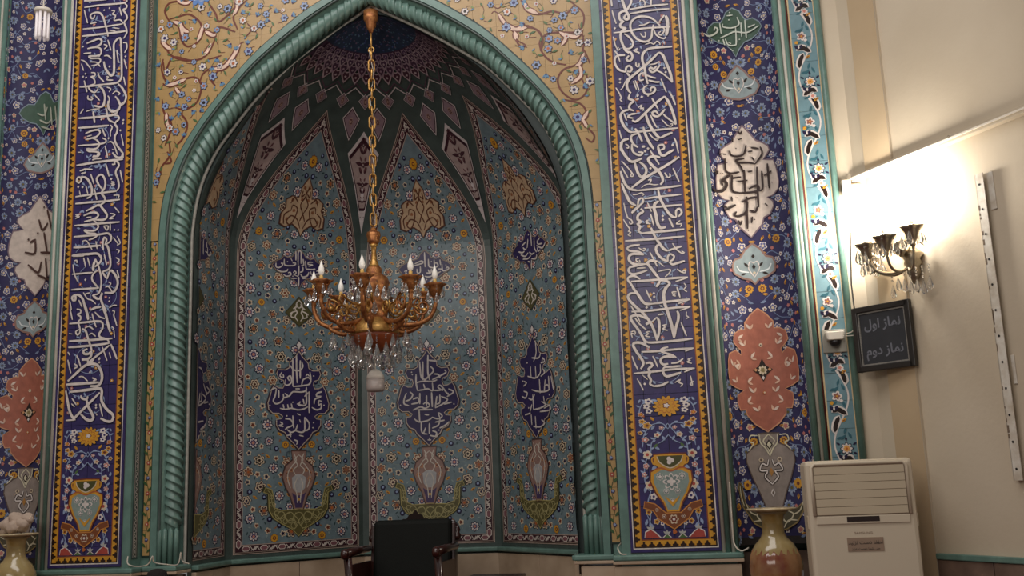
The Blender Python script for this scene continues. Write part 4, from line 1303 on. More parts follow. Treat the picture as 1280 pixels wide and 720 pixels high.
# ---------------------------------------------------------------- golden spandrels with arabesque
archx = sorted([(z, x) for x, z in oc])
def xa(z):
    if z <= 3.0: return 1.368
    for (z0, x0), (z1, x1) in zip(archx, archx[1:]):
        if z0 <= z <= z1: return x0+(x1-x0)*(z-z0)/max(1e-9, z1-z0)
    return 0.0
SX1 = 1.418
def spandrel(s):
    sd = 'left' if s < 0 else 'right'
    t = thing('spandrel_tilework', (s*1.0, .12, 3.3), 'ochre tile spandrel with brown scrolling vines and flowers, %s shoulder of the arch' % sd, 'tile panel', 'golden spandrels over the arch')
    T_ = .145; k = 0
    for j in range(0, 13):
        z0 = 3.28+j*T_; z1 = z0+T_-.0010
        for i in range(11):
            x1 = SX1-i*T_; x0 = x1-T_+.0010; x0 = max(x0, .0012)
            if x1 < .02: continue
            zs = [z0+(z1-z0)*q/6 for q in range(7)]
            L = [min(x1, max(x0, xa(z)+.004)) for z in zs]
            if max(x1-a for a in L) < .012: continue
            poly = [(s*a, z) for a, z in zip(L, zs)]+[(s*x1, z1), (s*x1, z0)]
            poly = [p for q, p in enumerate(poly) if q == 0 or (abs(p[0]-poly[q-1][0])+abs(p[1]-poly[q-1][1]) > 1e-5)]
            if len(poly) < 3: continue
            MB().prism([(x-t.location.x, z-t.location.z) for x, z in poly], -.008, 0).build('tile', m_gold, t); k += 1
    mp = lambda u, v, h: Vector((u, .1115-h, Z0+v))
    p = Paint(mp); key = 'SL' if s < 0 else 'SR'
    write(p, key, BROWN, 2, wk=1.15)
    for d, wd, pts in traces(key+'l'): p.stroke(pts, wd*1.5, BROWN, 4, .75); p.stroke(pts, wd*.82, H('e8c8b4'), 6, .8)
    # the upper part repeats the scrolls above the frame
    rnd = random.Random(5+s)
    for cx, cz, r_ in ((1.15, 4.95, .17), (.72, 4.93, .15), (.35, 5.02, .12)):
        p.stroke([(s*(cx+r_*(1-a/9)*math.cos(a)), cz-Z0+r_*(1-a/9)*math.sin(a)) for a in [q*.4 for q in range(16)]], .012, BROWN, 2)
    tk = []
    ok = lambda q: abs(q[0]) < SX1-.02 and abs(q[0]) > xa(q[1]+Z0)+.03 and abs(q[0]) < 1.405
    pts = scatter(2600, rnd, ((min(s*.02, s*1.4), max(s*.02, s*1.4), 2.0, 3.7), ok), .050, tk)
    for u, v in pts:
        k = rnd.random(); a = rnd.uniform(0, 6.28); b2 = a+rnd.uniform(-1, 1)
        st_ = [(u, v), (u+.028*math.cos(a), v+.028*math.sin(a)), (u+.028*math.cos(a)+.03*math.cos(b2), v+.028*math.sin(a)+.03*math.sin(b2))]
        if all(ok(q_) for q_ in st_): p.stroke(st_, .0045, rnd.choice((BROWN, H('6a5a34'))), 1)
        if k < .30:
            r_ = rnd.uniform(.020, .033); p.ros(u, v, r_, 6, .35, NAVY2, 7, a); p.ros(u, v, r_*.85, 6, .35, rnd.choice((WHITE, LBLUE, LBLUE)), 8, a); p.disc(u, v, r_*.35, rnd.choice((NAVY, DKBR, ORNG)), 9, 7)
        elif k < .48:
            for q in range(3): p.leaf(u, v, .030, .014, a+q*.7, H('5f86a6'), 7)
            p.disc(u, v, .007, NAVY, 8, 6)
        elif k < .70: p.leaf(u, v, rnd.uniform(.028, .045), .014, a, LEAFG, 7)
        elif k < .80: p.ros(u, v, .014, 5, .3, WHITE, 7, a); p.disc(u, v, .006, RED, 8, 6)
        else: p.leaf(u, v, .03, .013, a, H('7d8a50'), 7); p.leaf(u, v, .026, .011, a+1.3, H('5f86a6'), 7)
    if s < 0: p.ros(-1.12, 3.58, .085, 9, .3, H('5f86c0'), 9); p.ros(-1.12, 3.58, .06, 5, .4, LBLUE, 10); p.ros(-1.12, 3.58, .04, 7, .4, H('44609c'), 11)
    p.build('arabesque_pattern', t, 'stuff')
    # the narrow strip running down beside the rope
    st = thing('vine_tilework', (s*1.39, .12, 1.36), 'narrow yellow tile strip with a flowering vine beside the %s rope column' % sd, 'tile strip')
    for j in range(13):
        o = MB().box(-.027, .027, -.008, 0, 0, .1455).build('tile', m_gold, st); o.location.z = .012+j*.1475
    p = Paint(lambda u, v, h: Vector((s*1.39+u, .1115-h, 1.36+v))); rnd = random.Random(3)
    for g in (-1, 1): p.grid(lambda v: g*.0275-.004, lambda v: g*.0275+.004, .008, 1.93, 4, 1, H('22352f'), 0)
    p.grid(lambda v: -.031, lambda v: .031, .006, .014, 1, 1, H('22352f'), 0)
    p.stroke([(.008*math.sin(v*38), v) for v in [.03+.02*i for i in range(96)]], .0035, H('3d4a24'), 2)
    for k in range(21):
        v = .06+k*.09; g = 1 if k % 2 else -1
        p.leaf(.004*g, v, .042, .015, 1.57-g*.75, H('3d5a34'), 3); p.leaf(-.004*g, v-.03, .034, .012, 1.57+g*.7, H('3d5a34'), 3)
        if k % 2: p.ros(0, v+.045, .013, 6, .3, RED, 4); p.disc(0, v+.045, .005, CREAM, 5, 6)
        else: p.ros(0, v+.045, .012, 5, .35, NAVY, 4); p.ros(0, v+.047, .008, 4, .4, LBLUE, 5)
    p.build('vine_pattern', st)
spandrel(-1); spandrel(1)
# ---------------------------------------------------------------- niche panels
HW = .447; ZS = 3.25; ZP = 4.268
def hw(z, inset=0):
    if z <= ZS: return HW-inset
    t = (z-ZS)/(ZP-inset*1.9-ZS)
    return max(0.0, (HW-inset)*(1-min(1, t)**2.4))
def niche_panel(fc, key, label):
    ph0 = fc*math.pi/4
    base = dome(ph0, Z0); t = thing('niche_tilework', (base.x, base.y, Z0), label, 'tile panel', 'flowered tile panels lining the niche')
    mp = lambda u, v, h: dome(ph0+math.atan(u/RIN), Z0+v, h)
    side = 0 if abs(fc) < 2 else (1 if fc < 0 else -1)       # only the half behind the jamb exists on the end facets
    def lim(fn): return (lambda v: .035) if side > 0 else fn
    fl = (lambda k: (lambda v: max(.035, -hw(Z0+v, k)) if side > 0 else -hw(Z0+v, k)))
    fr = (lambda k: (lambda v: min(-.035, hw(Z0+v, k)) if side < 0 else hw(Z0+v, k)))
    VT = ZP-Z0
    b = Paint(mp, .0030, .0006)
    V0 = -.012
    for k, (ins, c) in enumerate(((0, H('b09c90')), (.005, DKBR), (.010, H('a08c80')), (.014, MAROON), (.056, H('b09c90')), (.061, TEAL))):
        top = VT-ins*1.9
        b.grid(fl(ins), fr(ins), V0+ins, ZS-Z0, 5, 4, c, k); b.grid(fl(ins), fr(ins), ZS-Z0, top, 20, 8, c, k)
    b.build('panel_face', t)
    # scroll border
    p = Paint(mp, .0030, .0006); cm = .035
    side_path = [(hw(Z0+v, cm), v) for v in [V0+cm+(VT-cm*1.9-V0-cm)*i/90 for i in range(91)]]
    bottom = [(HW-cm-(2*HW-2*cm)*i/20, V0+cm) for i in range(21)]
    def walk(path, per):
        L = 0; nxt = per*.5; out = []
        for a, c in zip(path, path[1:]):
            d = math.hypot(c[0]-a[0], c[1]-a[1])
            while L+d >= nxt: q = (nxt-L)/d; out.append((a[0]+(c[0]-a[0])*q, a[1]+(c[1]-a[1])*q, math.atan2(c[1]-a[1], c[0]-a[0]))); nxt += per
            L += d
        return out
    def okp(u): return not side or u*side > .05
    for path in (side_path, [(-a, v) for a, v in side_path], bottom):
        for k, (u, v, a) in enumerate(walk(path, .062)):
            if not okp(u): continue
            ca, sa = math.cos(a), math.sin(a); tr = lambda pts: [(u+x*ca-y*sa, v+x*sa+y*ca) for x, y in pts]
            if k % 2 == 0:
                p.poly(tr([(-.030, 0), (-.016, .017), (.016, .017), (.030, 0), (.016, -.017), (-.016, -.017)]), H('d0c2b8'), 7); p.poly(tr([(-.024, 0), (-.013, .012), (.013, .012), (.024, 0), (.013, -.012), (-.013, -.012)]), H('7c5258'), 8)
            else:
                p.stroke(tr([(-.032, .014), (-.012, -.012), (.0, .0), (.012, .013), (.032, -.014)]), .0055, H('d4c8be'), 7); p.stroke(tr([(-.028, -.013), (-.010, -.004), (-.002, .012)]), .005, H('d4c8be'), 7); p.stroke(tr([(.028, .013), (.010, .004), (.002, -.012)]), .005, H('d4c8be'), 7)
    p.build('scroll_border', t, 'stuff')
    # flowers of the field, mirrored about the middle
    fix = lambda b_: 2.15+(b_-2.164)*.946
    shapes = dict(main=outline('FA_main'), small=outline('FA_small'), olive=outline('FA_olive'), drop=outline('FA_drop'), vase=outline('FA_vase'), bowl=outline('FA_bowl'), palm=outline('FB_palm', 1.07, fix))
    rnd = random.Random(21); tk = []
    grow = {k: [(a*1.10, sum(q[1] for q in s)/len(s)+(c-sum(q[1] for q in s)/len(s))*1.06) for a, c in s] for k, s in shapes.items()}
    okf = lambda q: 0.02 < q[0] < hw(Z0+q[1], .061)-.022 and .075 < q[1] < VT-.25 and not any(inside(q, s) for s in grow.values()) and not (q[0] < .05 and 1.34 < q[1] < 1.5)
    def both(fn):
        for g in (1, -1):
            if not side or g == side: fn(g)
    g1 = scatter(1500, rnd, ((.02, .4, .07, 2.8), okf), .100, tk); g2 = scatter(3500, rnd, ((.02, .4, .07, 2.8), okf), .058, tk); g3 = scatter(4000, rnd, ((.02, .4, .07, 2.8), okf), .036, tk)
    f = Paint(mp, .0066, .0004)
    rv = random.Random(8)
    for _ in range(70):
        u, v = rv.uniform(.03, .36), rv.uniform(.1, 2.4); a = rv.uniform(0, 6.28); pts_ = [(u, v)]
        for i_ in range(5): a += rv.uniform(-.8, .8); pts_.append((pts_[-1][0]+.030*math.cos(a), pts_[-1][1]+.030*math.sin(a)))
        if all(okf(q_) for q_ in pts_): both(lambda g: f.stroke([(g*a_, b_) for a_, b_ in pts_], .0045, rv.choice((H('57645f'), H('6d5a50'), H('7c8a86'))), 0))
    for u, v in g1:
        k = rnd.random(); a = rnd.uniform(0, 6); r_ = rnd.uniform(.031, .039); c = rnd.choice((NAVY2, H('4a2c24'), H('7a4630'), MAROON, DKBR))
        def dr(g):
            if k < .62: f.ros(g*u, v, r_*1.12, 6, .35, DKBR, 1, a); f.ros(g*u, v, r_, 6, .35, CREAM, 2, a); f.ros(g*u, v, r_*.80, 6, .4, c, 3, a); f.ros(g*u, v, r_*.52, 6, .35, CREAM if k < .4 else H('8a6a58'), 4, a); f.disc(g*u, v, r_*.26, c if k < .4 else ORNG, 5, 7)
            elif k < .72: f.ros(g*u, v, r_*.80, 10, .18, BROWN, 1, a); f.ros(g*u, v, r_*.72, 10, .18, YEL, 2, a); f.disc(g*u, v, r_*.36, BROWN, 3, 8); f.disc(g*u, v, r_*.2, YEL, 4, 6)
            else: f.ros(g*u, v, r_*1.1, 8, .3, NAVY2, 1, a); f.ros(g*u, v, r_*.9, 8, .45, WHITE, 2, a); f.ros(g*u, v, r_*.55, 8, .3, NAVY, 3, a); f.disc(g*u, v, r_*.3, H('c08878'), 4, 7)
        both(dr)
    for u, v in g2:
        k = rnd.random(); a = rnd.uniform(0, 6); r_ = rnd.uniform(.018, .023)
        def dr(g):
            if k < .45: f.ros(g*u, v, r_, 5, .4, CREAM, 1, a); f.ros(g*u, v, r_*.6, 5, .4, rnd.choice((BROWN, NAVY2)), 2, a)
            elif k < .72: f.leaf(g*(u-.015), v, .040, .018, .6 if g > 0 else 2.5, YEL, 1); f.leaf(g*(u-.006), v+.004, .020, .008, .6 if g > 0 else 2.5, BROWN, 2)
            else: f.disc(g*u, v, r_*.9, NAVY2, 1, 7); f.disc(g*u, v+.002, r_*.4, LBLUE, 2, 6)
        both(dr)
    for u, v in g3:
        k = rnd.random(); a = rnd.uniform(0, 3.1)
        both(lambda g: f.leaf(g*u, v, .026, .009, a if g > 0 else math.pi-a, (H('2c4446') if k < .6 else (H('96623a') if k < .85 else H('8a9a98'))), 1))
    both(lambda g: f.stroke([(g*.05, .70), (g*.20, .66), (g*.30, .78), (g*.25, .95), (g*.33, 1.15), (g*.24, 1.35), (g*.10, 1.42)], .003, H('4c6a68'), 0))
    f.build('flower_pattern', t, 'stuff')
    # medallions
    q = Paint(mp, .0070, .0004)
    def cl(pts): return clip(pts, 0, .035, 9) if side > 0 else (clip(pts, 0, -9, -.035) if side < 0 else pts)
    def med(name, s, c, cl1, cl2, k, sv=0, extra=None):
        if side: s = cl(s)
        if len(s) < 3: return
        m_ = Paint(mp, .0070, .0004)
        uc = sum(a for a, _ in s)/len(s); vc = (max(v for _, v in s)+min(v for _, v in s))/2
        g = [(uc+(a-uc)*1.06, vc+(v-vc)*1.05) for a, v in s]
        m_.poly(g, cl1, k, 0, sv); m_.poly(s, c, k+2, 0, sv)
        m_.stroke(s+[s[0]], .006, cl2, k+3, 0, raw=True)
        if extra: extra(m_)
        m_.build(name, t)
    VIOL = H('2e2550')
    med('medallion', shapes['main'], VIOL, H('3a2a34'), H('b8a898'), 8); med('cartouche', shapes['small'], VIOL, H('5a4c48'), H('8a7868'), 8)
    med('diamond_motif', shapes['olive'], H('4e4a2a'), H('5f706a'), H('3a3420'), 8); med('drop_motif', shapes['drop'], WHITE, DKBR, NAVY2, 8)
    med('palmette', shapes['palm'], H('b59a7c'), H('4a3028'), H('6a4434'), 8, .06)
    med('bowl_motif', shapes['bowl'], H('5e5834'), H('3a3a28'), H('a89c62'), 8); med('vase_motif', shapes['vase'], H('8f7268'), H('3a3034'), H('5c4038'), 9)
    W2 = H('c9bfb2'); Y2 = H('a09868')
    S = lambda pts, w_, c, k=13: both(lambda g: q.stroke([(g*a, v) for a, v in pts], w_, c, k) if (not side or all(a > .03 for a, _ in pts)) else None)
    for pts in ([(.01, 1.66), (.03, 1.63), (.015, 1.60), (.03, 1.57), (.01, 1.54)], [(.02, 1.61), (.05, 1.60), (.07, 1.585)], [(.015, 1.64), (.045, 1.625)], [(.0, 1.69), (.022, 1.655), (.0, 1.63)], [(.05, 1.60), (.06, 1.57), (.03, 1.56)]): S(pts, .0085, W2)
    for pts in ([(.02, .24), (.06, .17), (.10, .22), (.06, .24)], [(.10, .23), (.15, .20), (.17, .25), (.13, .25)], [(.02, .15), (.05, .20), (.09, .17)], [(.17, .26), (.19, .31), (.195, .36), (.22, .39)], [(.03, .13), (.0, .18), (.03, .22)], [(.12, .18), (.15, .22), (.19, .24)]): S(pts, .006, Y2)
    for pts in ([(.0, .62), (.03, .59), (.01, .55), (.04, .52), (.02, .48)], [(.035, .63), (.02, .58), (.05, .55)], [(.01, .47), (.03, .42), (.015, .36), (.01, .30)], [(.045, .55), (.075, .51), (.08, .46), (.06, .40)]): S(pts, .007, W2, 15)
    for u, v, r_ in ((.055, .52, .016), (.08, .46, .018), (.085, .50, .012)): both(lambda g: (q.ros(g*u, v, r_, 6, .3, H('b08060'), 13), q.ros(g*u, v, r_*.5, 6, .3, H('6a3a34'), 14)))
    for u_, v_, r_ in ((0, .205, .034), (.065, .215, .028), (.125, .225, .024), (.035, .155, .020), (.095, .185, .016), (.19, .30, .014), (.193, .345, .012)):
        for g in ((1, -1) if u_ else (1,)):
            if side and g*u_*side < .07: continue
            q.stroke([(g*u_+r_*math.cos(a_), v_+r_*math.sin(a_)) for a_ in [i*.57 for i in range(11)]], .0055, Y2, 13, closed=True)
    if not side:
        q.poly([(-.05, .47), (-.02, .49), (.02, .49), (.05, .47), (.045, .40), (.02, .37), (-.02, .37), (-.045, .40)], H('a9a8a8'), 12); q.poly([(-.05, .37), (-.03, .30), (-.025, .27), (.025, .27), (.03, .30), (.05, .37), (.02, .35), (-.02, .35)], H('4a3a5e'), 12)
        q.disc(0, .325, .010, GOLD, 14, 8)
    for a, v in ((.045, .60), (.055, .60)): S([(.055, .645), (.085, .64), (.085, .61), (.065, .61)], .005, H('3a4a58'))
    for pts in ([(.01, 2.20), (.04, 2.26), (.09, 2.28), (.12, 2.24), (.09, 2.22), (.06, 2.27), (.05, 2.33), (.09, 2.35), (.10, 2.31)], [(.0, 2.30), (.03, 2.36), (.0, 2.42), (.02, 2.48)], [(.02, 2.25), (.0, 2.30)], [(.05, 2.37), (.09, 2.40), (.11, 2.36)], [(.11, 2.31), (.145, 2.28), (.14, 2.22)], [(.01, 2.43), (.035, 2.41), (.03, 2.45)]): S(pts, .009, H('5c3626'), 15)
    for u_, v_ in ((.075, 2.315), (.10, 2.385), (.12, 2.255), (.025, 2.39), (.02, 2.47)): both(lambda g: q.ros(g*u_, v_, .013, 5, .3, H('8a5a3c'), 14) if (not side or u_ > .05) else None)
    gv = 3.975-Z0
    if not side: q.ros(0, gv, .040, 12, .2, BROWN, 8); q.ros(0, gv, .036, 12, .2, YEL, 9); q.disc(0, gv, .014, BROWN, 10, 8); q.disc(0, gv, .007, YEL, 11, 6)
    q.stroke([(0, 1.335) if not side else (side*.036, 1.335), (0, 1.42) if not side else (side*.036, 1.42)], .004, DKBR, 6)
    q.build('ornament_pattern', t, 'stuff')
    if key:
        wv = Paint(mp, .0130, .0004)
        write(wv, key, H('c9c0ba'), 2, (lambda p_: p_[0]*side > .045) if side else None, wk=1.0)
        o = wv.build('calligraphy_lettering', t, 'stuff')
        if o: o['label'] = 'pale Arabic script on violet medallions'
    return t
niche_panel(-2, 'FB', 'half-width tile panel in shadow behind the left rope column, medallion cut by the jamb')
niche_panel(-1, 'FA', 'left of the two broad flowered niche panels, medallion script left of the chandelier')
niche_panel(0, 'FB', 'middle back niche panel of teal flowered tile directly behind the chair')
niche_panel(1, 'FC', 'right slanting niche panel of teal flowered tile beside the right rope column')
niche_panel(2, 'FB', 'half-width niche panel hidden behind the rope column nearest the wall sconce')

# ---------------------------------------------------------------- vault net of the niche head
vault = thing('niche_vault', (0, AXY, 3.4), 'dark ribbed vault of diamond and kite tile panels under the arch', 'vault')
vm = lambda u, v, h: dome(u, v, h)
ROSE, ROSE2, LINE = H('8f7880'), H('a8948f'), H('cfc4c2')
def vpiece(name, pts, c, c2, detail):
    p = Paint(vm, .006, .0008)
    vc = sum(b for _, b in pts)/len(pts); uc = sum(a for a, _ in pts)/len(pts)
    sh = lambda k: [(uc+(a-uc)*k, vc+(b-vc)*k) for a, b in pts]
    p.poly(pts, LINE, 0, .05, .04); p.poly(sh(.90), MAROON, 1, .05, .04); p.poly(sh(.80), c, 2, .05, .04)
    detail(p, uc, vc); p.build(name, vault)
def kdet(p, uc, vc):
    K = H('4a2c34')
    for i, v in enumerate((4.10, 4.045, 3.985, 3.925, 3.865, 3.81, 3.76, 3.71, 3.66)):
        k = max(.25, min(1, (v-3.6)/.35)) if v < 4.05 else .7
        for g in (-1, 1):
            p.leaf(uc, v, .060*k, .024*k, (.5 if g > 0 else math.pi-.5)+(.5*g if i % 2 else -.3*g), K, 4); p.leaf(uc+g*.012*k, v+.02, .034*k, .014*k, (1.2 if g > 0 else math.pi-1.2), H('6a4448'), 5)
        if i % 2 == 0: p.ros(uc, v, .018*k, 6, .35, K, 6); p.disc(uc, v, .008*k, H('a89490'), 7, 6)
    p.stroke([(uc, 3.6), (uc, 4.12)], .005, K, 3)
for c in (-67.5, -22.5, 22.5, 67.5):
    u = R(c); w_ = [(0, 3.55), (1.3, 3.70), (3.0, 3.84), (5.0, 3.95), (7.2, 4.045), (0, 4.175)]
    pts = [(u+R(a), z) for a, z in w_]+[(u-R(a), z) for a, z in reversed(w_[1:-1])]
    vpiece('kite_panel', pts, ROSE2, MAROON, kdet)
def ddet(p, uc, vc):
    p.ros(uc, vc, .022, 6, .3, H('a88c80'), 4); p.ros(uc, vc, .016, 6, .3, H('5a3038'), 5); p.ros(uc, vc, .009, 4, .3, H('a88c80'), 6)
def diam(c, d0, d1, dw, wdeg):
    u = R(c); pts = [(u, Zd(d0)), (u+R(wdeg), Zd(dw)), (u, Zd(d1)), (u-R(wdeg), Zd(dw))]; vpiece('diamond_panel', pts, ROSE, MAROON, ddet)
for c in range(-75, 76, 15):
    if c % 45: diam(c, .79, .615, .68, 4.9)
for k in range(-6, 6): diam(k*15+7.5, .628, .540, .582, 4.3)
cr = Paint(vm, .006, .0008)
for lay, (dh, dl, c, wd) in enumerate(((.56, .505, LINE, .010), (.535, .480, H('5a4450'), .012))):
    pts = []
    for k in range(-12, 13): pts.append((R(k*7.5), Zd(dh if k % 2 else dl)))
    dense = []
    for a, b in zip(pts, pts[1:]): dense += [(a[0]+(b[0]-a[0])*q/5, a[1]+(b[1]-a[1])*q/5) for q in range(5)]
    cr.stroke(dense, wd*.6, c, 1, 0, raw=True)
cr.grid(lambda v: R(-90), lambda v: R(90), Zd(.285), 4.6890, 8, 48, H('2c3c54'), 0)
cr.grid(lambda v: R(-90), lambda v: R(90), Zd(.40), Zd(.285), 3, 48, H('4a3448'), 0)
rnd = random.Random(4)
def lobes(d, n, r_, c1, c2, k):
    for i in range(n+1):
        u = R(-90+180*(i+.5*(k % 2))/n)
        if abs(u) > R(89): continue
        z = Zd(d); a = r_/d
        P = [(0, -1.3), (.55, -.5), (.9, .1), (.6, .9), (0, .7), (-.6, .9), (-.9, .1), (-.55, -.5)]
        z2 = lambda y: Zd(max(.02, d-y*r_))
        cr.poly([(u+x*a, z2(y)) for x, y in P], c1, k); cr.poly([(u+x*a*.7, z2(y*.7)) for x, y in P], c2, k+1); cr.dia(u, z2(-.1), a*.25, .006, c1, k+2)
lobes(.440, 20, .036, H('b09ca0'), H('4a2c38'), 3); lobes(.395, 20, .034, H('97808c'), H('4a3044'), 6); lobes(.350, 20, .030, H('a8949c'), H('50384e'), 9); lobes(.308, 20, .024, H('8c7884'), H('4a3450'), 12)
for _ in range(240):
    d = .28*math.sqrt(rnd.random()); u = rnd.uniform(R(-88), R(88))
    if d > .04: cr.dia(u, Zd(d), .006/d, .004, rnd.choice((H('48588a'), H('5a7a90'), H('70607a'))), 2)
cr.build('crown_rosette', vault, 'stuff')

# ---------------------------------------------------------------- curved side bays
FA_, FB_, FX_ = .222, .15, 2.241
def flank(s, label):
    t = thing('curved_tilework', (s*FX_, FB_, Z0), label, 'tile panel', 'curved bays outside the piers')
    def mp(u, v, h):
        th = max(-1.56, min(1.56, u/FA_)); nx, ny = math.sin(th)/FA_, math.cos(th)/FB_; n = math.hypot(nx, ny)
        return Vector((s*FX_+FA_*math.sin(th)-h*nx/n, FB_*math.cos(th)-h*ny/n+.004, Z0+v))
    UM = FA_*1.555
    b = Paint(mp, 0, .0006, 0, PAINT_DULL); b.grid(lambda v: -UM, lambda v: UM, 0, 3.78, 4, 40, H('2c2852'), 0); b.grid(lambda v: -UM, lambda v: UM, 0, .04, 1, 40, H('2a2420'), 1)
    b.build('panel_face', t)
    sh = {k: outline(k2) for k, k2 in dict(green='RG_green', palm2='RF_palm2', white='RF_white', palm1='RF_palm1', orange='RF_orange', vase='RF_vase', bowl='RF_bowl').items()}
    sh['white2'] = [(a, b_+1.12+.25) for a, b_ in sh['white'] if True]
    f = Paint(mp, .0012, .0005, 0, PAINT_DULL); rnd = random.Random(31); tk = []
    ok = lambda q: .02 < q[0] < UM-.03 and .03 < q[1] < 3.76 and not any(inside((q[0]*.92, q[1]), s_) for k, s_ in sh.items() if k != 'white2')
    g1 = scatter(2200, rnd, ((.02, UM, .03, 3.76), ok), .066, tk); g2 = scatter(3500, rnd, ((.02, UM, .03, 3.76), ok), .036, tk)
    for k in range(16):
        v = .15+k*.23
        for g in (-1, 1): f.stroke([(g*.03, v), (g*.10, v+.05), (g*.17, v+.02), (g*.22, v+.09), (g*.28, v+.06)], .0035, H('7484a8'), 0); f.stroke([(g*.26, v+.03), (g*.20, v+.12), (g*.12, v+.14), (g*.06, v+.20)], .0035, H('7484a8'), 0)
    for u, v in g1:
        k = rnd.random(); a = rnd.uniform(0, 6); r_ = rnd.uniform(.020, .028)
        for g in (-1, 1):
            if k < .45: f.ros(g*u, v, r_, 5, .35, WHITE, 2, a); f.ros(g*u, v, r_*.78, 5, .4, H('5a5c88'), 3, a); f.disc(g*u, v, r_*.34, CREAM, 4, 7)
            elif k < .80: f.ros(g*u, v, r_*1.15, 9, .4, H('8e9ab0'), 2, a); f.ros(g*u, v, r_*.7, 9, .4, H('5c6a8c'), 3, a); f.disc(g*u, v, r_*.32, OLIVE, 4, 7)
            elif k < .90: f.ros(g*u, v, r_*.95, 9, .2, YEL, 2, a); f.ros(g*u, v, r_*.5, 7, .3, BROWN, 3, a); f.disc(g*u, v, r_*.24, YEL, 4, 6)
            else: f.ros(g*u, v, r_*.8, 5, .35, CREAM, 2, a); f.ros(g*u, v, r_*.55, 5, .4, PINK, 3, a)
    for u, v in g2:
        k = rnd.random(); a = rnd.uniform(0, 6)
        for g in (-1, 1):
            aa = a if g > 0 else math.pi-a
            if k < .22: f.leaf(g*u, v, .034, .015, aa, YEL, 2); f.leaf(g*u, v, .022, .006, aa, BROWN, 3)
            elif k < .62: f.leaf(g*u, v, .036, .015, aa, H('7482a0'), 2)
            elif k < .85: f.ros(g*u, v, .011, 5, .3, PINK, 2, a)
            else: f.ros(g*u, v, .013, 5, .4, WHITE, 2, a); f.disc(g*u, v, .005, BROWN, 3, 6)
    f.build('flower_pattern', t, 'stuff')
    q = Paint(mp, .0056, .0005, .018, PAINT_DULL)
    def med(k, c, ln, w_=.007):
        m_ = Paint(mp, .0050, .0005, 0, PAINT_DULL); m_.poly(sh[k], c, 1, .025); m_.stroke(sh[k]+[sh[k][0]], w_, ln, 2, 0, raw=True); m_.build({'vase': 'vase_motif', 'bowl': 'bowl_motif', 'palm1': 'palmette', 'palm2': 'palmette'}.get(k, 'medallion'), t)
    med('green', H('40594a'), H('7c8c98')); med('palm2', H('8d9a9c'), H('8a6e68'), .012); med('white', H('cbbcb0'), H('7a6670'), .009); med('palm1', H('8d9a9c'), H('8a6a60'), .012)
    med('orange', TERRA, H('c08a68')); med('bowl', H('4a4430'), H('8a7448')); med('vase', H('8c8078'), H('5a4a44'))
    for pb in (2.585, 1.50):
        for g in (-1, 1):
            q.stroke([(0, pb-.06), (g*.03, pb-.01), (g*.02, pb+.03), (0, pb+.02)], .006, WHITE, 4); q.stroke([(g*.03, pb-.03), (g*.08, pb-.02), (g*.10, pb+.01)], .008, H('d8dcdc'), 4); q.leaf(g*.03, pb, .035, .014, .8 if g > 0 else 2.34, DKBR, 5); q.leaf(g*.045, pb-.035, .035, .012, -.3 if g > 0 else 3.44, DKBR, 5)
        q.dia(0, pb+.06, .010, .012, DKBR, 5); q.dia(0, pb, .010, .016, DKBR, 5); q.disc(0, pb-.035, .008, CREAM, 5)
    # terracotta medallion
    for u, v, a in ((.05, 1.15, .9), (.09, 1.06, .5), (.06, .99, 2.2), (.13, 1.10, 2.6), (.14, .93, .8), (.09, .86, 2.4), (.16, .86, .4), (.06, .80, .9), (.10, .75, 2.2), (.04, .70, .6), (.13, .96, -.4), (.18, .95, 1.2)):
        for g in (-1, 1): q.leaf(g*u, v, .042, .015, a if g > 0 else math.pi-a, H('d6c0b0'), 4); q.leaf(g*u, v, .034, .013, (a+1.2) if g > 0 else math.pi-a-1.2, H('d0a890'), 4)
    q.poly([(-.055, .925), (-.02, .945), (0, .985), (.02, .945), (.055, .925), (.02, .895), (0, .86), (-.02, .895)], DKBR, 5); q.ros(0, .922, .026, 8, .35, CREAM, 6); q.ros(0, .922, .015, 6, .35, H('8a7a50'), 7); q.dia(.038, .925, .010, .010, H('c08a60'), 6); q.dia(-.038, .925, .010, .010, H('c08a60'), 6); q.dia(0, .88, .008, .012, WHITE, 6)
    q.disc(0, 1.06, .010, CREAM, 5); q.disc(0, 1.06, .004, DKBR, 6); q.disc(0, .80, .010, ORNG, 5); q.disc(0, .80, .005, CREAM, 6)
    # vase ornament
    for g in (-1, 1):
        for pts in ([(.0, .575), (.03, .54), (.01, .51), (.0, .48)], [(.05, .575), (.045, .53), (.02, .50), (.0, .46)], [(.06, .57), (.10, .57), (.11, .54), (.085, .53), (.10, .51), (.12, .49)]): q.stroke([(g*a, b_) for a, b_ in pts], .007, H('d0c8ac'), 4)
        for pts in ([(.0, .31), (.035, .35), (.02, .38), (.06, .385), (.045, .42), (.02, .41), (.01, .44)],): q.stroke([(g*a, b_) for a, b_ in pts], .016, DKBR, 4); q.stroke([(g*a, b_) for a, b_ in pts], .008, WHITE, 5)
        for pts in ([(.02, .16), (.06, .11), (.10, .15), (.07, .17)], [(.10, .15), (.14, .17), (.17, .22)], [(.18, .20), (.20, .26), (.205, .31)], [(.04, .08), (.07, .12), (.12, .12)]): q.stroke([(g*a, b_) for a, b_ in pts], .007, H('c8bea0'), 4)
        q.ros(g*.05, .44, .014, 6, .3, CREAM, 4); q.ros(g*.05, .44, .008, 6, .3, H('6a5a50'), 5); q.ros(g*.145, .31, .028, 10, .2, YEL, 6); q.disc(g*.145, .31, .010, BROWN, 7)
    q.dia(0, .52, .02, .028, DKBR, 5); q.dia(0, .52, .012, .018, H('d0c8ac'), 6); q.dia(0, .375, .012, .024, H('a8783c'), 6); q.dia(0, .265, .012, .022, WHITE, 5); q.dia(0, .265, .006, .012, H('6a5a50'), 6)
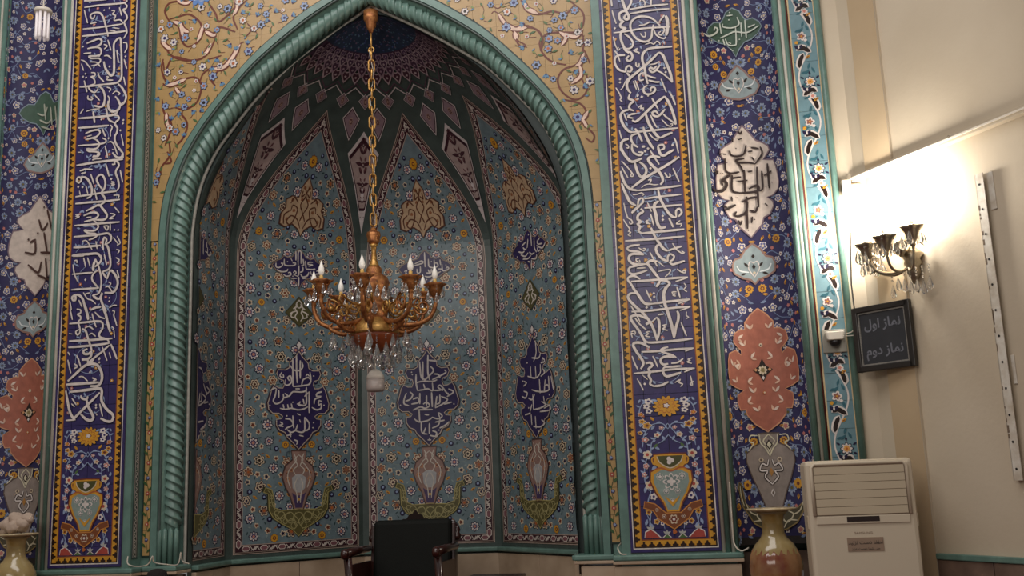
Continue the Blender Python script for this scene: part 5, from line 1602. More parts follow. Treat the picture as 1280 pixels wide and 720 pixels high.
    q.build('ornament_pattern', t, 'stuff')
    wv = Paint(mp, .0125, .0005, 0, PAINT_DULL)
    if s > 0: write(wv, 'RF', H('2c1c1a'), 1, wk=1.4); write(wv, 'RG', H('c6ccc0'), 1, wk=1.15)
    else: write(wv, 'LF', H('4a302a'), 1, wk=1.1); write(wv, 'LG', H('a8ac9c'), 1); write(wv, 'RF', H('4a302a'), 1, lambda p_: p_[0] > .12)
    wv.build('calligraphy_lettering', t, 'stuff')
    return t
flank(-1, 'concave navy flowered panel at the left picture edge, partly behind the left pier')
flank(1, 'concave navy flowered panel between the right pier and the sky blue strip')

# ---------------------------------------------------------------- sky blue scroll strip beside the plaster wall
t = thing('scroll_tilework', (2.612, .03, Z0), 'sky blue tile strip with white scrolling vine beside the plaster wall', 'tile strip')
SW = .072
for j in range(26):
    o = MB().box(-SW, SW, -.012, -.004, 0, .1435).build('tile', m_cyan, t); o.location.z = j*.1455
p = Paint(lambda u, v, h: Vector((2.612+u, .0175-h, Z0+v)))
for g in (-1, 1): p.grid(lambda v: g*(SW-.003)-.004, lambda v: g*(SW-.003)+.004, 0, 3.78, 2, 1, H('c8b088'), 0)
PER = .505; A = .046
pts = [(A*math.sin(2*math.pi*(v-.12)/PER), v) for v in [i*.02 for i in range(190)]]
p.stroke(pts, .0085, WHITE, 2, 0)
def acan(v, g):
    p.stroke([(g*A*.9, v-.10), (g*A*.75, v-.05), (g*.008, v-.005)], .034, WHITE, 3, .95); p.stroke([(g*A*.85, v-.092), (g*A*.65, v-.05), (g*.010, v-.010)], .022, DKBR, 4, .95)
    p.stroke([(g*A*1.0, v+.012), (g*A*.3, v+.030), (-g*A*.75, v-.006)], .036, WHITE, 3, .95); p.stroke([(g*A*.9, v+.012), (g*A*.3, v+.026), (-g*A*.65, v-.003)], .024, DKBR, 4, .95)
for k in range(15): acan(.12+k*PER/2+.03, 1 if k % 2 else -1)
for k in range(15):
    v = .245+k*PER/2-.02; g = -1 if k % 2 else 1; x = -g*.012
    if k % 2:
        for a in range(6): p.leaf(x+.036*math.cos(a*1.05+.5), v+.038*math.sin(a*1.05+.5), .024, .011, a*1.05+.5, NAVY2, 4)
        p.ros(x, v, .034, 8, .35, NAVY2, 5); p.ros(x, v, .029, 8, .4, WHITE, 6); p.ros(x, v, .018, 8, .3, H('d69a50'), 7); p.disc(x, v, .006, ORNG, 8)
        p.ros(x+.005, v-.085, .020, 5, .35, WHITE, 5); p.ros(x+.005, v-.085, .010, 5, .4, H('c88070'), 6)
    else:
        p.ros(x, v+.02, .028, 5, .4, WHITE, 5); p.ros(x, v+.02, .018, 5, .4, H('8a5a50'), 6); p.disc(x, v+.02, .005, YEL, 7)
        p.ros(x-.03, v-.015, .011, 5, .3, YEL, 5); p.ros(x+.02, v-.005, .010, 5, .3, WHITE, 5)
    p.leaf(x-.02, v-.055, .034, .020, 2.3, NAVY2, 5); p.leaf(x-.02, v-.055, .034, .018, .9, NAVY2, 5); p.leaf(x-.02, v-.055, .022, .010, 1.57, WHITE, 6)
    p.leaf(x+.01, v-.115, .034, .014, .6, YEL, 5); p.leaf(x+.016, v-.112, .018, .006, .6, BROWN, 6)
    for a, b in ((-.045, .05), (.04, .05), (-.04, -.10), (.035, -.04), (-.05, -.02), (.0, .075), (.02, -.075), (-.02, .045)): p.leaf(x*.5+a*.9, v+b, .038, .014, 1.2+a*20, H('33606c'), 3)
p.build('scroll_pattern', t, 'stuff')
# ---------------------------------------------------------------- plaster wall on the right
WD = Vector((.574, -.819, 0)); WN = Vector((-.819, -.574, 0)); W0 = Vector((2.80, 0, 0))
def wp(a, out=0, z=0): return W0+WD*a+WN*out+Vector((0, 0, z))
plan = [Vector((2.70, .035, 0)), Vector((2.80, .0, 0)), wp(.10), wp(.10, .014), wp(.29, .014), wp(.29), wp(3.4)]
b = MB()
for p0, p1 in zip(plan, plan[1:]):
    o_ = Vector((.25, .25, 0)); b.add([p0, p1, p1+Vector((0, 0, 5.6)), p0+Vector((0, 0, 5.6))], [(0, 1, 2, 3)])
back = [p+Vector((.22, .15, 0)) for p in (plan[0], plan[-1])]
b.add([plan[0], plan[-1], back[1], back[0]], [(0, 1, 2, 3)]); b.add([p+Vector((0, 0, 5.6)) for p in (plan[0], plan[-1], back[1], back[0])], [(0, 1, 2, 3)])
b.add([back[0], back[1], back[1]+Vector((0, 0, 5.6)), back[0]+Vector((0, 0, 5.6))], [(0, 1, 2, 3)])
wall_right = tag(b.build('wall_right', m_cream), 'cream plaster wall angled off to the right', kind='structure')
m_tan = mat('tan_painted_plaster', 'c0aa8a', .85, color2='b59e7e', nscale=2)
MB().add([wp(.102, .0155), wp(.288, .0155), wp(.288, .0155, 5.55), wp(.102, .0155, 5.55)], [(0, 1, 2, 3)]).build('tan_pilaster', m_tan, wall_right)
b = MB(); pl = [Vector((-p_.x, p_.y, 0)) for p_ in (plan[0], plan[1], plan[-1])]
for p0, p1 in zip(pl, pl[1:]): b.add([p0, p1, p1+Vector((0, 0, 5.6)), p0+Vector((0, 0, 5.6))], [(0, 1, 2, 3)])
tag(b.build('wall_left', m_cream), 'cream plaster wall angled off to the left', kind='structure')
for k, (a0, a1) in enumerate(((.30, .62), (.625, .95), (.955, 1.28), (1.285, 1.61), (1.615, 1.94))):
    v = [wp(a, o, z) for z in (.02, 1.27) for a, o in ((a0, .001), (a1, .001), (a1, .022), (a0, .022))]
    MB().add(v, [(0, 1, 2, 3), (4, 7, 6, 5), (0, 4, 5, 1), (1, 5, 6, 2), (2, 6, 7, 3), (3, 7, 4, 0)]).build('marble_slab', m_marbd, wall_right, bevel=.003)
v = [wp(a, o, z) for z in (1.272, 1.300) for a, o in ((.30, .0), (3.3, .0), (3.3, .032), (.30, .032))]
tag(MB().add(v, [(0, 1, 2, 3), (4, 7, 6, 5), (0, 4, 5, 1), (1, 5, 6, 2), (2, 6, 7, 3), (3, 7, 4, 0)]).build('trim_40', m_green, None, bevel=.005), 'green strip capping the marble dado of the plaster wall', kind='structure')
def wmat(a, out, z): return Matrix(((WD.x, -WN.x, 0, 0), (WD.y, -WN.y, 0, 0), (0, 0, 1, 0), (0, 0, 0, 1))), wp(a, out, z)
def wall_thing(name, a, out, z, label, cat, group=None):
    p = wp(a, out, z); return thing(name, p, label, cat, group, math.atan2(WD.y, WD.x))
# in these things local x runs along the wall away from the corner and local -y points into the room
m_white = mat('white_plastic', 'd8cfc0', .45, noise=.06, nscale=4)
m_wpaint = mat('white_painted_steel', 'd6d0c4', .5, color2='b8ab98', nscale=18, bump=.1, bscale=80)
m_dark = mat('black_plastic', '1c1a1c', .35)
m_brass = mat('copper_gold', 'b87c48', .42, metal=.55, color2='7c4628', nscale=40, bump=.25, bscale=90)
m_gilt = mat('bright_gold', 'cfa35c', .36, metal=.65, color2='9a6a34', nscale=40, bump=.2, bscale=90)
m_amber = mat('amber_glass', '8c4626', .22, noise=.2, nscale=20, coat=.4)
m_crys = mat('crystal', 'e8e6e2', .05, trans=.9)
m_bulb = mat('faint_glow_bulb', 'f0eae0', .25, emit=.12)  # slight glow put into the material of bulbs that are switched off
m_candle = mat('candle_sleeve', 'd8b060', .5)
m_silver = mat('tarnished_silver', 'a89c88', .3, metal=.85, noise=.3, nscale=30)
m_wood = mat('mahogany', '3c1712', .28, color2='25100c', nscale=9, bump=.05, bscale=30, coat=.3)
m_leather = mat('dark_green_leather', '090c07', .7, noise=.3, nscale=12, bump=.1, bscale=120, spec=.25)
m_onyx = mat('green_onyx', 'a89668', .18, color2='8c7440', nscale=9, coat=.5)
m_onyxr = mat('red_onyx', '6e2a18', .18, color2='a08058', nscale=7, coat=.5)
m_cotton = mat('cotton_wool', 'b8a494', .95, bump=.5, bscale=60)

t = wall_thing('conduit', .02, .0, 3.242, 'cream cable conduit rising along the plaster wall above the sconce', 'conduit')
MB().box(.0, 3.2, -.040, .0, -.018, .018).build('channel', m_cream, t, bevel=.004); MB().box(.0, 3.2, -.048, -.038, -.004, .004).build('ridge', m_white, t)
for k in range(5): MB().lathe([(.009, -.004), (.009, .004), (.004, .008)], 10, mtx=Matrix.Translation((.12+k*.55, -.042, .008)) @ Matrix.Rotation(R(90), 4, 'X')).build('screw', m_silver, t)
t = thing('pipe_stub', (2.755, .0, 3.20), 'short cream pipe stub in the wall corner above the sconce', 'pipe')
MB().lathe([(.022, 0), (.022, .14)], 12, mtx=Matrix.Translation((-.03, -.02, 0)) @ Matrix.Rotation(R(90), 4, 'Y')).build('pipe', m_cream, t, smooth=True)
MB().box(-.03, .02, -.05, .0, -.04, .04).build('box', m_cream, t, bevel=.006)

# steel rail
t = wall_thing('steel_rail', .80, .0, 1.63, 'white painted perforated steel rail fixed upright on the plaster wall', 'rail')
MB().box(-.004, .042, -.030, -.026, 0, 1.40).build('front_flange', m_wpaint, t); MB().box(-.004, 0, -.030, 0, 0, 1.40).build('side_flange', m_wpaint, t)
MB().box(.042, .075, -.006, 0, 1.22, 1.40).build('mounting_plate', m_wpaint, t, bevel=.003)
MB().box(.042, .060, -.006, 0, .42, .55).build('mounting_plate', m_wpaint, t, bevel=.003)
m_rust = mat('rust', '7c6a58', .9, noise=.4, nscale=60)
for k in range(12): MB().lathe([(.0055, 0), (.0055, .002)], 10, mtx=Matrix.Translation((.018, -.0295, .05+k*.118)) @ Matrix.Rotation(R(90), 4, 'X')).build('hole', m_dark, t)
rnd = random.Random(9); rb = MB()
for k in range(20):
    z = rnd.uniform(.05, 1.36); h = rnd.uniform(.01, .05); rb.box(-.003, rnd.uniform(.001, .008), -.0308, -.0298, z, z+h)
rb.build('chipped_paint', m_rust, t)

# ---------------------------------------------------------------- text helper
def text_mesh(body, size, m, ext=.0006, bold=0):
    c = bpy.data.curves.new('txt', 'FONT'); c.body = body; c.size = size; c.align_x = 'CENTER'; c.align_y = 'CENTER'; c.extrude = ext; c.offset = bold
    o = bpy.data.objects.new('txt', c); col.objects.link(o); bpy.context.view_layer.update()
    me = bpy.data.meshes.new_from_object(o.evaluated_get(bpy.context.evaluated_depsgraph_get()))
    bpy.data.objects.remove(o); me.materials.clear(); me.materials.append(m); return me
def text(name, body, size, m, parent, x, y, z, sx=1, bold=0):
    o = link(name, text_mesh(body, size, m, bold=bold), parent); o.location = (x, y, z); o.rotation_euler = (R(90), 0, 0); o.scale = (sx, 1, 1); return o
NAMAZ = '\uFEAF\uFE8E\uFEE4\uFEE7'

# prayer sign
pa, pb_ = Vector((2.722, -.055, 0)), Vector((2.962, -.262, 0)); dv = (pb_-pa).normalized(); Wd = .305
t = thing('prayer_sign', ((pa+pb_)/2).to_tuple()[:2]+(2.365,), 'black framed prayer time sign hung below the wall sconce', 'sign', None, math.atan2(dv.y, dv.x))
m_slate = mat('slate_face', '2c2e33', .5, noise=.1, nscale=30); m_frame = mat('black_frame', '24201e', .35); m_bead = mat('silver_beading', '9a968e', .4, noise=.4, nscale=120); m_led = mat('grey_lettering', '686a72', .6)
hwid, hh = Wd/2, .156
MB().box(-hwid, hwid, -.010, .006, -hh, hh).build('board', m_slate, t)
for x0, x1, z0, z1 in ((-hwid-.012, -hwid+.018, -hh-.012, hh+.012), (hwid-.018, hwid+.012, -hh-.012, hh+.012), (-hwid, hwid, hh-.018, hh+.012), (-hwid, hwid, -hh-.012, -hh+.018)):
    MB().box(x0, x1, -.024, .006, z0, z1).build('frame_rail', m_frame, t, bevel=.004)
bd = MB()
for k in range(46): bd.box(-hwid+.02+k*.0059, -hwid+.0245+k*.0059, -.016, -.010, hh-.026, hh-.019); bd.box(-hwid+.02+k*.0059, -hwid+.0245+k*.0059, -.016, -.010, -hh+.019, -hh+.026)
for k in range(47): bd.box(-hwid+.019, -hwid+.026, -.016, -.010, -hh+.022+k*.0059, -hh+.0265+k*.0059); bd.box(hwid-.026, hwid-.019, -.016, -.010, -hh+.022+k*.0059, -hh+.0265+k*.0059)
bd.build('beading', m_bead, t)
text('lettering', '\uFEDD\uFEED\uFE8D '+NAMAZ, .066, m_led, t, .0, -.0108, .070, bold=.0016); text('lettering', '\uFEE1\uFEED\uFEA9 '+NAMAZ, .066, m_led, t, .0, -.0108, -.066, bold=.0016)
MB().tube([(-.15, .0, -.17), (-.16, .0, .30), (-.14, .01, .58)], .004, 6).build('cable', m_frame, t)

# dome camera
t = thing('security_camera', (2.614, .018, 2.38), 'small cream dome security camera on the sky blue strip', 'camera')
MB().box(-.060, .060, -.012, .0, -.062, .062).build('back_plate', mat('grey_plate', '9c988c', .6, noise=.2), t, bevel=.004)
MB().prism([(-.050, .045), (.050, .045), (.040, -.002), (-.040, -.002)], -.075, -.010).build('housing', m_white, t, bevel=.008)
MB().lathe([(.030, 0), (.029, -.014), (.020, -.026), (.0, -.031)], 18, (0, -.042, -.002)).build('lens_dome', m_dark, t, smooth=True)
MB().tube([(.05, -.02, .03), (.085, -.05, .035), (.12, -.07, .06)], .0025, 6).build('cable', m_white, t); MB().tube([(.05, -.02, .02), (.09, -.05, .018), (.13, -.075, .012)], .0025, 6).build('cable', m_white, t)

# ---------------------------------------------------------------- lamps with candle arms
def polar(r, a, z): return Vector((r*math.cos(a), r*math.sin(a), z))
def curve3(pts, n):
    a = catmull([(p[0], p[1]) for p in pts], 1e9); out = []
    N = len(pts)
    for i in range(N-1):
        p0 = pts[max(0, i-1)]; p1 = pts[i]; p2 = pts[i+1]; p3 = pts[min(N-1, i+2)]
        for j in range(n):
            t = j/n; t2 = t*t; t3 = t2*t
            out.append(tuple(.5*(2*p1[k]+(p2[k]-p0[k])*t+(2*p0[k]-5*p1[k]+4*p2[k]-p3[k])*t2+(3*p1[k]-p0[k]-3*p2[k]+p3[k])*t3) for k in range(len(p1))))
    out.append(tuple(pts[-1])); return out
cup_me = MB().lathe([(.008, -.085), (.015, -.078), (.012, -.066), (.020, -.055), (.034, -.035), (.038, -.015), (.046, .002), (.064, .016), (.060, .020), (.034, .004), (.018, -.004), (.0, -.004)], 30, wob=lambda a, z: .13*math.sin(a*6) if z > -.01 else .06*math.sin(a*6)).mesh('candle_cup', m_brass, True)
sleeve_me = MB().lathe([(.011, 0), (.011, .040), (.007, .046), (.0, .046)], 12).mesh('candle_sleeve', m_candle, True)
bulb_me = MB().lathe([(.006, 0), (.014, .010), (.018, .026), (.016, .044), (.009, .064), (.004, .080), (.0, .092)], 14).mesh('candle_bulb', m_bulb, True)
drop_me = MB().lathe([(0, 0), (.003, -.006), (.009, -.024), (.013, -.040), (.010, -.052), (.0, -.060)], 6).mesh('crystal_drop', m_crys)
bead_me = MB().lathe([(0, .007), (.007, 0), (0, -.007)], 6).mesh('crystal_bead', m_crys)
def crystals(parent, pos, n, big=1.0):
    for k in range(n):
        o = link('crystal_bead', bead_me, parent); o.location = pos+Vector((0, 0, -.008-.016*k))
    o = link('crystal_drop', drop_me, parent); o.location = pos+Vector((0, 0, -.012-.016*n)); o.scale = (big, big, big)
CH = thing('chandelier', (.012, .20, 2.50), 'gilt eight-armed candle chandelier with crystal drops hanging in the niche', 'chandelier')
def L(z): return z-2.50
MB().lathe([(.046, L(4.690)), (.046, L(4.635)), (.034, L(4.615)), (.032, L(4.59)), (.018, L(4.565)), (.010, L(4.545)), (.0, L(4.54))], 16, wob=lambda a, z: .06*math.sin(8*a)).build('ceiling_canopy', m_brass, CH, smooth=True)
MB().lathe([(.006, L(4.43)), (.006, L(4.55))], 8).build('rod', m_gilt, CH, smooth=True)
# chain: every link its own piece
lk = []
for i in range(24):
    a = 2*math.pi*i/24; lk.append((.018*math.cos(a), 0, .020*math.sin(a)+(.021 if math.sin(a) > 0 else -.021)))
link_me = MB().tube(lk, .0060, 6, closed=True).mesh('chain_link', m_gilt, True)
z = 4.385; k = 0
while z > 3.29:
    o = link('chain_link', link_me, CH); o.location = (0, 0, L(z)); o.rotation_euler = (R(3*((k % 3)-1)), 0, R(25 if k % 2 else 110)); z -= .0625; k += 1
MB().tube([(.018*math.cos(2*math.pi*i/12), 0, L(4.43)+.018*math.sin(2*math.pi*i/12)) for i in range(12)], .005, 6, closed=True).build('hanging_ring', m_gilt, CH, smooth=True)
MB().tube([(.012*math.sin(i*.9), .012*math.cos(i*.9), L(3.26+.045*i)) for i in range(27)], .0022, 5).build('wire', m_wpaint, CH)
MB().lathe([(.0, L(3.275)), (.014, L(3.27)), (.020, L(3.25)), (.036, L(3.245)), (.040, L(3.225)), (.034, L(3.195)), (.036, L(3.185)), (.020, L(3.165)), (.0, L(3.16))], 16, wob=lambda a, z: .12*math.sin(6*a)).build('top_cup', m_brass, CH, smooth=True)
MB().lathe([(.028, L(3.165)), (.018, L(3.155)), (.014, L(3.12)), (.018, L(3.07)), (.030, L(3.04)), (.034, L(3.03))], 16).build('turned_stem', m_gilt, CH, smooth=True)
MB().lathe([(.034, L(3.03)), (.046, L(3.015)), (.044, L(2.985)), (.075, L(2.965)), (.090, L(2.93)), (.070, L(2.86)), (.060, L(2.82)), (.085, L(2.78)), (.070, L(2.70)), (.055, L(2.66))], 20, wob=lambda a, z: .06*math.sin(8*a)).build('central_column', m_brass, CH, smooth=True)
MB().lathe([(.055, L(2.72)), (.10, L(2.70)), (.135, L(2.665)), (.150, L(2.625)), (.146, L(2.612))], 28, wob=lambda a, z: .05*math.sin(14*a)*(1 if z < L(2.63) else .3)).build('gilt_crown', m_gilt, CH, smooth=True)
MB().lathe([(.142, L(2.625)), (.140, L(2.595)), (.118, L(2.55)), (.080, L(2.515)), (.030, L(2.50)), (.0, L(2.497))], 28).build('amber_bowl', m_amber, CH, smooth=True)
MB().lathe([(.0, L(2.52)), (.014, L(2.51)), (.028, L(2.475)), (.024, L(2.445)), (.0, L(2.425))], 8, (0, -.13, .03)).build('crystal_egg', m_crys, CH)
rnd = random.Random(2)
for k in range(8):
    a = R(8+45*k-90)
    s1 = curve3([(.09, L(2.70)), (.16, L(2.67)), (.25, L(2.665)), (.33, L(2.70)), (.366, L(2.77)), (.368, L(2.835))], 5)
    arm = MB().tube([polar(r, a, z) for r, z in s1], [.016-.004*i/len(s1) for i in range(len(s1))], 7).build('arm', m_brass, CH, smooth=True)
    sc1 = []
    for i in range(26): q = i*.36; rr_ = .045*(1-i/30); sc1.append(polar(.225+rr_*math.cos(q), a, L(2.735)+rr_*math.sin(q)))
    MB().tube(sc1, .0055, 6).build('scroll', m_gilt, arm, smooth=True)
    sc2 = curve3([(.08, L(2.80)), (.14, L(2.78)), (.20, L(2.80)), (.25, L(2.83)), (.27, L(2.80)), (.25, L(2.775))], 5)
    MB().tube([polar(r, a+.12, z) for r, z in sc2], .006, 6).build('scroll', m_gilt, arm, smooth=True)
    sc3 = []
    for i in range(22): q = -i*.38; rr_ = .036*(1-i/26); sc3.append(polar(.165+rr_*math.cos(q), a+.05, L(2.645)+rr_*math.sin(q)))
    MB().tube(sc3, .0055, 6).build('scroll', m_brass, arm, smooth=True)
    sc4 = []
    for i in range(30): q = i*.34+1.2; rr_ = .060*(1-i/36); sc4.append(polar(.29+rr_*math.cos(q), a-.04, L(2.765)+rr_*math.sin(q)))
    MB().tube(sc4, .0065, 6).build('scroll', m_brass, arm, smooth=True)
    sc5 = []
    for i in range(26): q = -i*.36+.5; rr_ = .050*(1-i/32); sc5.append(polar(.135+rr_*math.cos(q), a-.10, L(2.77)+rr_*math.sin(q)))
    MB().tube(sc5, .0065, 6).build('scroll', m_gilt, arm, smooth=True)
    lf = curve3([(.10, L(2.64)), (.17, L(2.62)), (.23, L(2.635)), (.27, L(2.665)), (.25, L(2.69))], 5)
    MB().tube([polar(r, a+.06, z) for r, z in lf], [.004+.010*math.sin(math.pi*i/(len(lf)-1)) for i in range(len(lf))], 6).build('leaf_spray', m_brass, arm, smooth=True)
    MB().lathe([(.0, -.006), (.020, -.002), (.014, .004), (.0, .006)], 12, mtx=Matrix.Translation(polar(.30, a, L(2.745))) @ Matrix.Rotation(a, 4, 'Z') @ Matrix.Rotation(R(90), 4, 'X'), wob=lambda b_, z: .2*math.sin(6*b_)).build('rosette', m_gilt, arm, smooth=True)
    top_ = polar(.368, a, L(2.885))
    cp = link('candle_cup', cup_me, CH); cp.location = top_
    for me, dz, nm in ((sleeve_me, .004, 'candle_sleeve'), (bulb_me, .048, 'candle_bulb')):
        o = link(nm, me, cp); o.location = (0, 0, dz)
    for q in range(5):
        b_ = q*2*math.pi/5+a; crystals(CH, top_+polar(.047, b_, .004), rnd.randint(0, 2), rnd.uniform(.9, 1.3))
    for q in range(2): crystals(CH, polar(.20+.07*q, a+rnd.uniform(-.15, .15), L(2.655)), rnd.randint(2, 4), rnd.uniform(1.2, 1.7))
for k in range(16):
    a = 2*math.pi*k/16; crystals(CH, polar(.143, a, L(2.60)), rnd.randint(2, 4), rnd.uniform(1.3, 1.8))
for k in range(10):
    a = 2*math.pi*k/10+.2; crystals(CH, polar(.095, a, L(2.54)), 2, 1.5); crystals(CH, polar(.085, a, L(2.93)), 1, 1.3)
for k in range(14):
    a = 2*math.pi*k/14+.1; crystals(CH, polar(.13+.05*(k % 2), a, L(2.90-.03*(k % 3))), k % 3, 1.5)
MB().lathe([(.004, L(2.395)), (.004, L(2.50))], 6).build('lamp_cord', m_wpaint, CH)
lamp = MB().lathe([(.0, L(2.408)), (.012, L(2.405)), (.036, L(2.39)), (.050, L(2.368)), (.054, L(2.345))], 18).build('led_bulb_base', mat('bulb_collar', 'd4ccc2', .4), CH, smooth=True)
MB().lathe([(.054, L(2.345)), (.054, L(2.29)), (.048, L(2.274)), (.0, L(2.27))], 18).build('diffuser', mat('bulb_diffuser', 'a89c96', .35), lamp, smooth=True)

# wall sconce, lit
SCN = wall_thing('wall_sconce', .37, .0, 2.70, 'lit wall sconce with leaf cups and crystals glowing against the plaster', 'wall lamp')
m_lit = mat('lit_bulb', 'fff0d8', .3, emit=60)
litb = bulb_me.copy(); litb.materials.clear(); litb.materials.append(m_lit)
cup_s = cup_me.copy(); cup_s.materials.clear(); cup_s.materials.append(m_silver)
sl_s = sleeve_me.copy(); sl_s.materials.clear(); sl_s.materials.append(m_white)
MB().lathe([(.0, -.105), (.012, -.10), (.020, -.07), (.034, -.045), (.030, -.02), (.045, .0), (.038, .02), (.055, .045), (.030, .07), (.012, .09), (.0, .10)], 16, (0, -.03, 0), wob=lambda a, z: .1*math.sin(6*a)).build('back_plate', m_silver, SCN, smooth=True)
MB().lathe([(.008, 0), (.018, .02), (.030, .05), (.050, .065), (.040, .075), (.0, .07)], 16, (0, -.10, .03), wob=lambda a, z: .14*math.sin(5*a)).build('centre_cup', m_silver, SCN, smooth=True)
for k, (dx, dy, dz) in enumerate(((-.20, -.10, .07), (-.13, -.19, .10), (.0, -.20, .11), (.10, -.12, .14))):
    pts = curve3([(0, -.06, -.02), (dx*.35, dy*.5-.03, -.045), (dx*.8, dy*.9, -.02), (dx, dy, dz-.05)], 6)
    arm = MB().tube(pts, .0075, 7).build('arm', m_silver, SCN, smooth=True)
    cp = link('candle_cup', cup_s, SCN); cp.location = (dx, dy, dz); cp.scale = (.95, .95, .95)
    for me, z_, nm in ((sl_s, .004, 'candle_sleeve'), (litb, .048, 'candle_bulb')):
        o = link(nm, me, cp); o.location = (0, 0, z_); o.scale = (1.2, 1.2, 1.2)
    for q in range(6): crystals(SCN, Vector((dx, dy, dz+.004))+polar(.052, q*1.047, 0), rnd.randint(0, 1), 1.25)
    ld = bpy.data.lights.new('sconce_bulb_light', 'POINT'); ld.energy = 8.0; ld.color = (1, .955, .88); ld.shadow_soft_size = .03
    lo = bpy.data.objects.new('bulb_light', ld); col.objects.link(lo); lo.parent = SCN; lo.location = (dx, dy, dz+.20)
for k in range(7): crystals(SCN, Vector((-.10+.04*k, -.08, -.03)), rnd.randint(1, 4), 1.2)

# compact fluorescent lamp, upper left
t = thing('fluorescent_lamp', (-1.812, -.5, 4.62), 'pale compact fluorescent lamp with downward tubes hanging upper left', 'lamp')
MB().tube([(0, 0, 0), (.004, 0, .4), (0, .02, .9)], .004, 6).build('cord', m_wpaint, t)
MB().lathe([(.0, .010), (.022, .006), (.048, -.006), (.052, -.018), (.050, -.030)], 18).build('lamp_base', m_white, t, smooth=True)
m_tube = mat('lamp_tube', 'e4dcdc', .4, emit=.12)
for k in range(8):
    a = 2*math.pi*k/8+.2; MB().lathe([(.0085, -.028), (.0085, -.185), (.006, -.196), (.0, -.20)], 8, (.034*math.cos(a), .034*math.sin(a), 0)).build('tube', m_tube, t, smooth=True)

# ---------------------------------------------------------------- air conditioner
AC = thing('air_conditioner', (2.60, -.40, 0), 'tall cream floor-standing air conditioner against the right wall', 'air conditioner')
m_ac = mat('cream_plastic', 'cdbfa8', .42, noise=.05, nscale=3); m_ac2 = mat('cream_louvre', 'bfb096', .45); m_tape = mat('brown_label', '957e6a', .55, noise=.1); m_ink = mat('label_ink', '2a201c', .6)
HX = .242
MB().box(-HX, HX, -.13, .14, .02, 1.752).build('body', m_ac, AC, bevel=.020)
MB().box(-HX+.01, HX-.01, -.12, .13, 0, .03).build('foot', m_dark, AC)
fr = MB().build
rim = MB(); ZA, ZB = 1.500, 1.735; XA = .212
rimp = [(-XA, ZA), (-XA, ZB-.015), (-XA+.015, ZB), (XA-.015, ZB), (XA, ZB-.015), (XA, ZA)]
rim.tube([(x, -.134, z) for x, z in rimp], .0085, 8); rim.build('front_rim', m_ac, AC, smooth=True)
MB().box(-XA+.006, XA-.006, -.133, -.128, ZA, ZB-.006).build('grille_back', m_tape, AC)
for k in range(6):
    h = (ZB-ZA-.014)/6; z0 = ZA+.002+k*h; MB().box(-XA+.010, XA-.010, -.1375, -.130, z0+.0008, z0+h-.0012).build('louvre', m_ac2, AC, bevel=.001)
MB().box(-XA+.004, XA-.004, -.136, -.128, ZA-.040, ZA-.003).build('control_strip', m_ac, AC, bevel=.003)
MB().box(-.072, .072, -.139, -.135, ZA-.030, ZA-.007).build('display', mat('dark_display', '2a1c18', .25), AC, bevel=.001)
MB().box(-HX-.004, -HX+.012, -.11, -.06, 1.44, 1.50).build('side_latch', m_ac2, AC, bevel=.002); MB().box(HX-.012, HX+.004, -.11, -.06, 1.44, 1.50).build('side_latch', m_ac2, AC, bevel=.002)
text('brand_lettering', 'SAMSUNG', .014, m_tape, AC, -.004, -.1306, 1.418, 1.25)
lb = MB().box(-.080, .080, -.1325, -.130, 1.336, 1.398).build('paper_label', m_tape, AC)
LINE1 = '\uFEAA\uFEF4\uFEE7\uFEB0\uFEE7 \uFE96\uFEB3\uFEA9 \uFE8E\uFED4\uFEC4\uFEDF'
LINE2 = '\uFEB0\uFEF3\uFEB0\uFECB \uFE96\uFEB3\uFEED\uFEA9 \uFE8E\uFEE4\uFEB7 \uFEF0\uFE98\uFEA3'
text('label_lettering', LINE1, .0235, m_ink, lb, 0, -.1329, 1.376); text('label_lettering', LINE2, .0145, m_ink, lb, 0, -.1329, 1.348)

# ---------------------------------------------------------------- onyx vases on stands
def urn(x, y, z, k, label, redspot):
    t = thing('onyx_vase', (x, y, z-.62), label, 'vase')
    o = z-.62
    prof = [(.05, 0), (.075, .01), (.055, .05), (.06, .09), (.10, .16), (.128, .27), (.133, .34), (.122, .40), (.098, .445), (.068, .475), (.056, .50), (.054, .55), (.062, .585), (.085, .606)]
    MB().lathe([(r_*k, h) for r_, h in prof], 28).build('body', m_onyx, t, smooth=True)
    MB().lathe([(.085*k, .604), (.128*k, .612), (.130*k, .618), (.120*k, .622), (.05*k, .610), (.045*k, .56), (.0, .55)], 28).build('lip', mat('pale_onyx', 'c4b492', .2, color2='a08a60', nscale=14, coat=.4), t, smooth=True)
    if redspot:
        b_ = MB(); rows_ = []
        pr = [(.102, .15), (.130, .26), (.1365, .34), (.128, .395), (.112, .43)]
        for i, (r_, h) in enumerate(pr): rows_.append([polar(r_*k+.0015, R(-165+150*j/24), h-.03*abs(math.sin(j*1.1))*(i == 4)) for j in range(25)])
        sheet(rows_).build('red_veining', m_onyxr, t, smooth=True)
    return t
def stand(x, y, h, label):
    t = thing('vase_stand', (x, y, 0), label, 'stand')
    MB().lathe([(.15, h-.03), (.16, h-.02), (.16, h)], 24).build('top', m_wood, t, smooth=False); MB().lathe([(.13, 0), (.13, .03), (.05, .08), (.035, .3), (.05, h*.6), (.06, h-.06), (.12, h-.03)], 20).build('column', m_wood, t, smooth=True)
stand(2.208, -.20, .915, 'dark turned wooden stand under the right onyx vase'); urn(2.208, -.20, 1.535, .97, 'onyx vase with red marking beside the air conditioner', True)
stand(-2.025, -.20, .915, 'dark turned wooden stand under the left onyx vase'); urn(-2.025, -.20, 1.535, .92, 'pale onyx vase with cotton blooms at the bottom left', False)
t = thing('cotton_blooms', (-2.03, -.20, 1.50), 'bunch of white fluffy cotton blooms standing in the left vase', 'flowers')
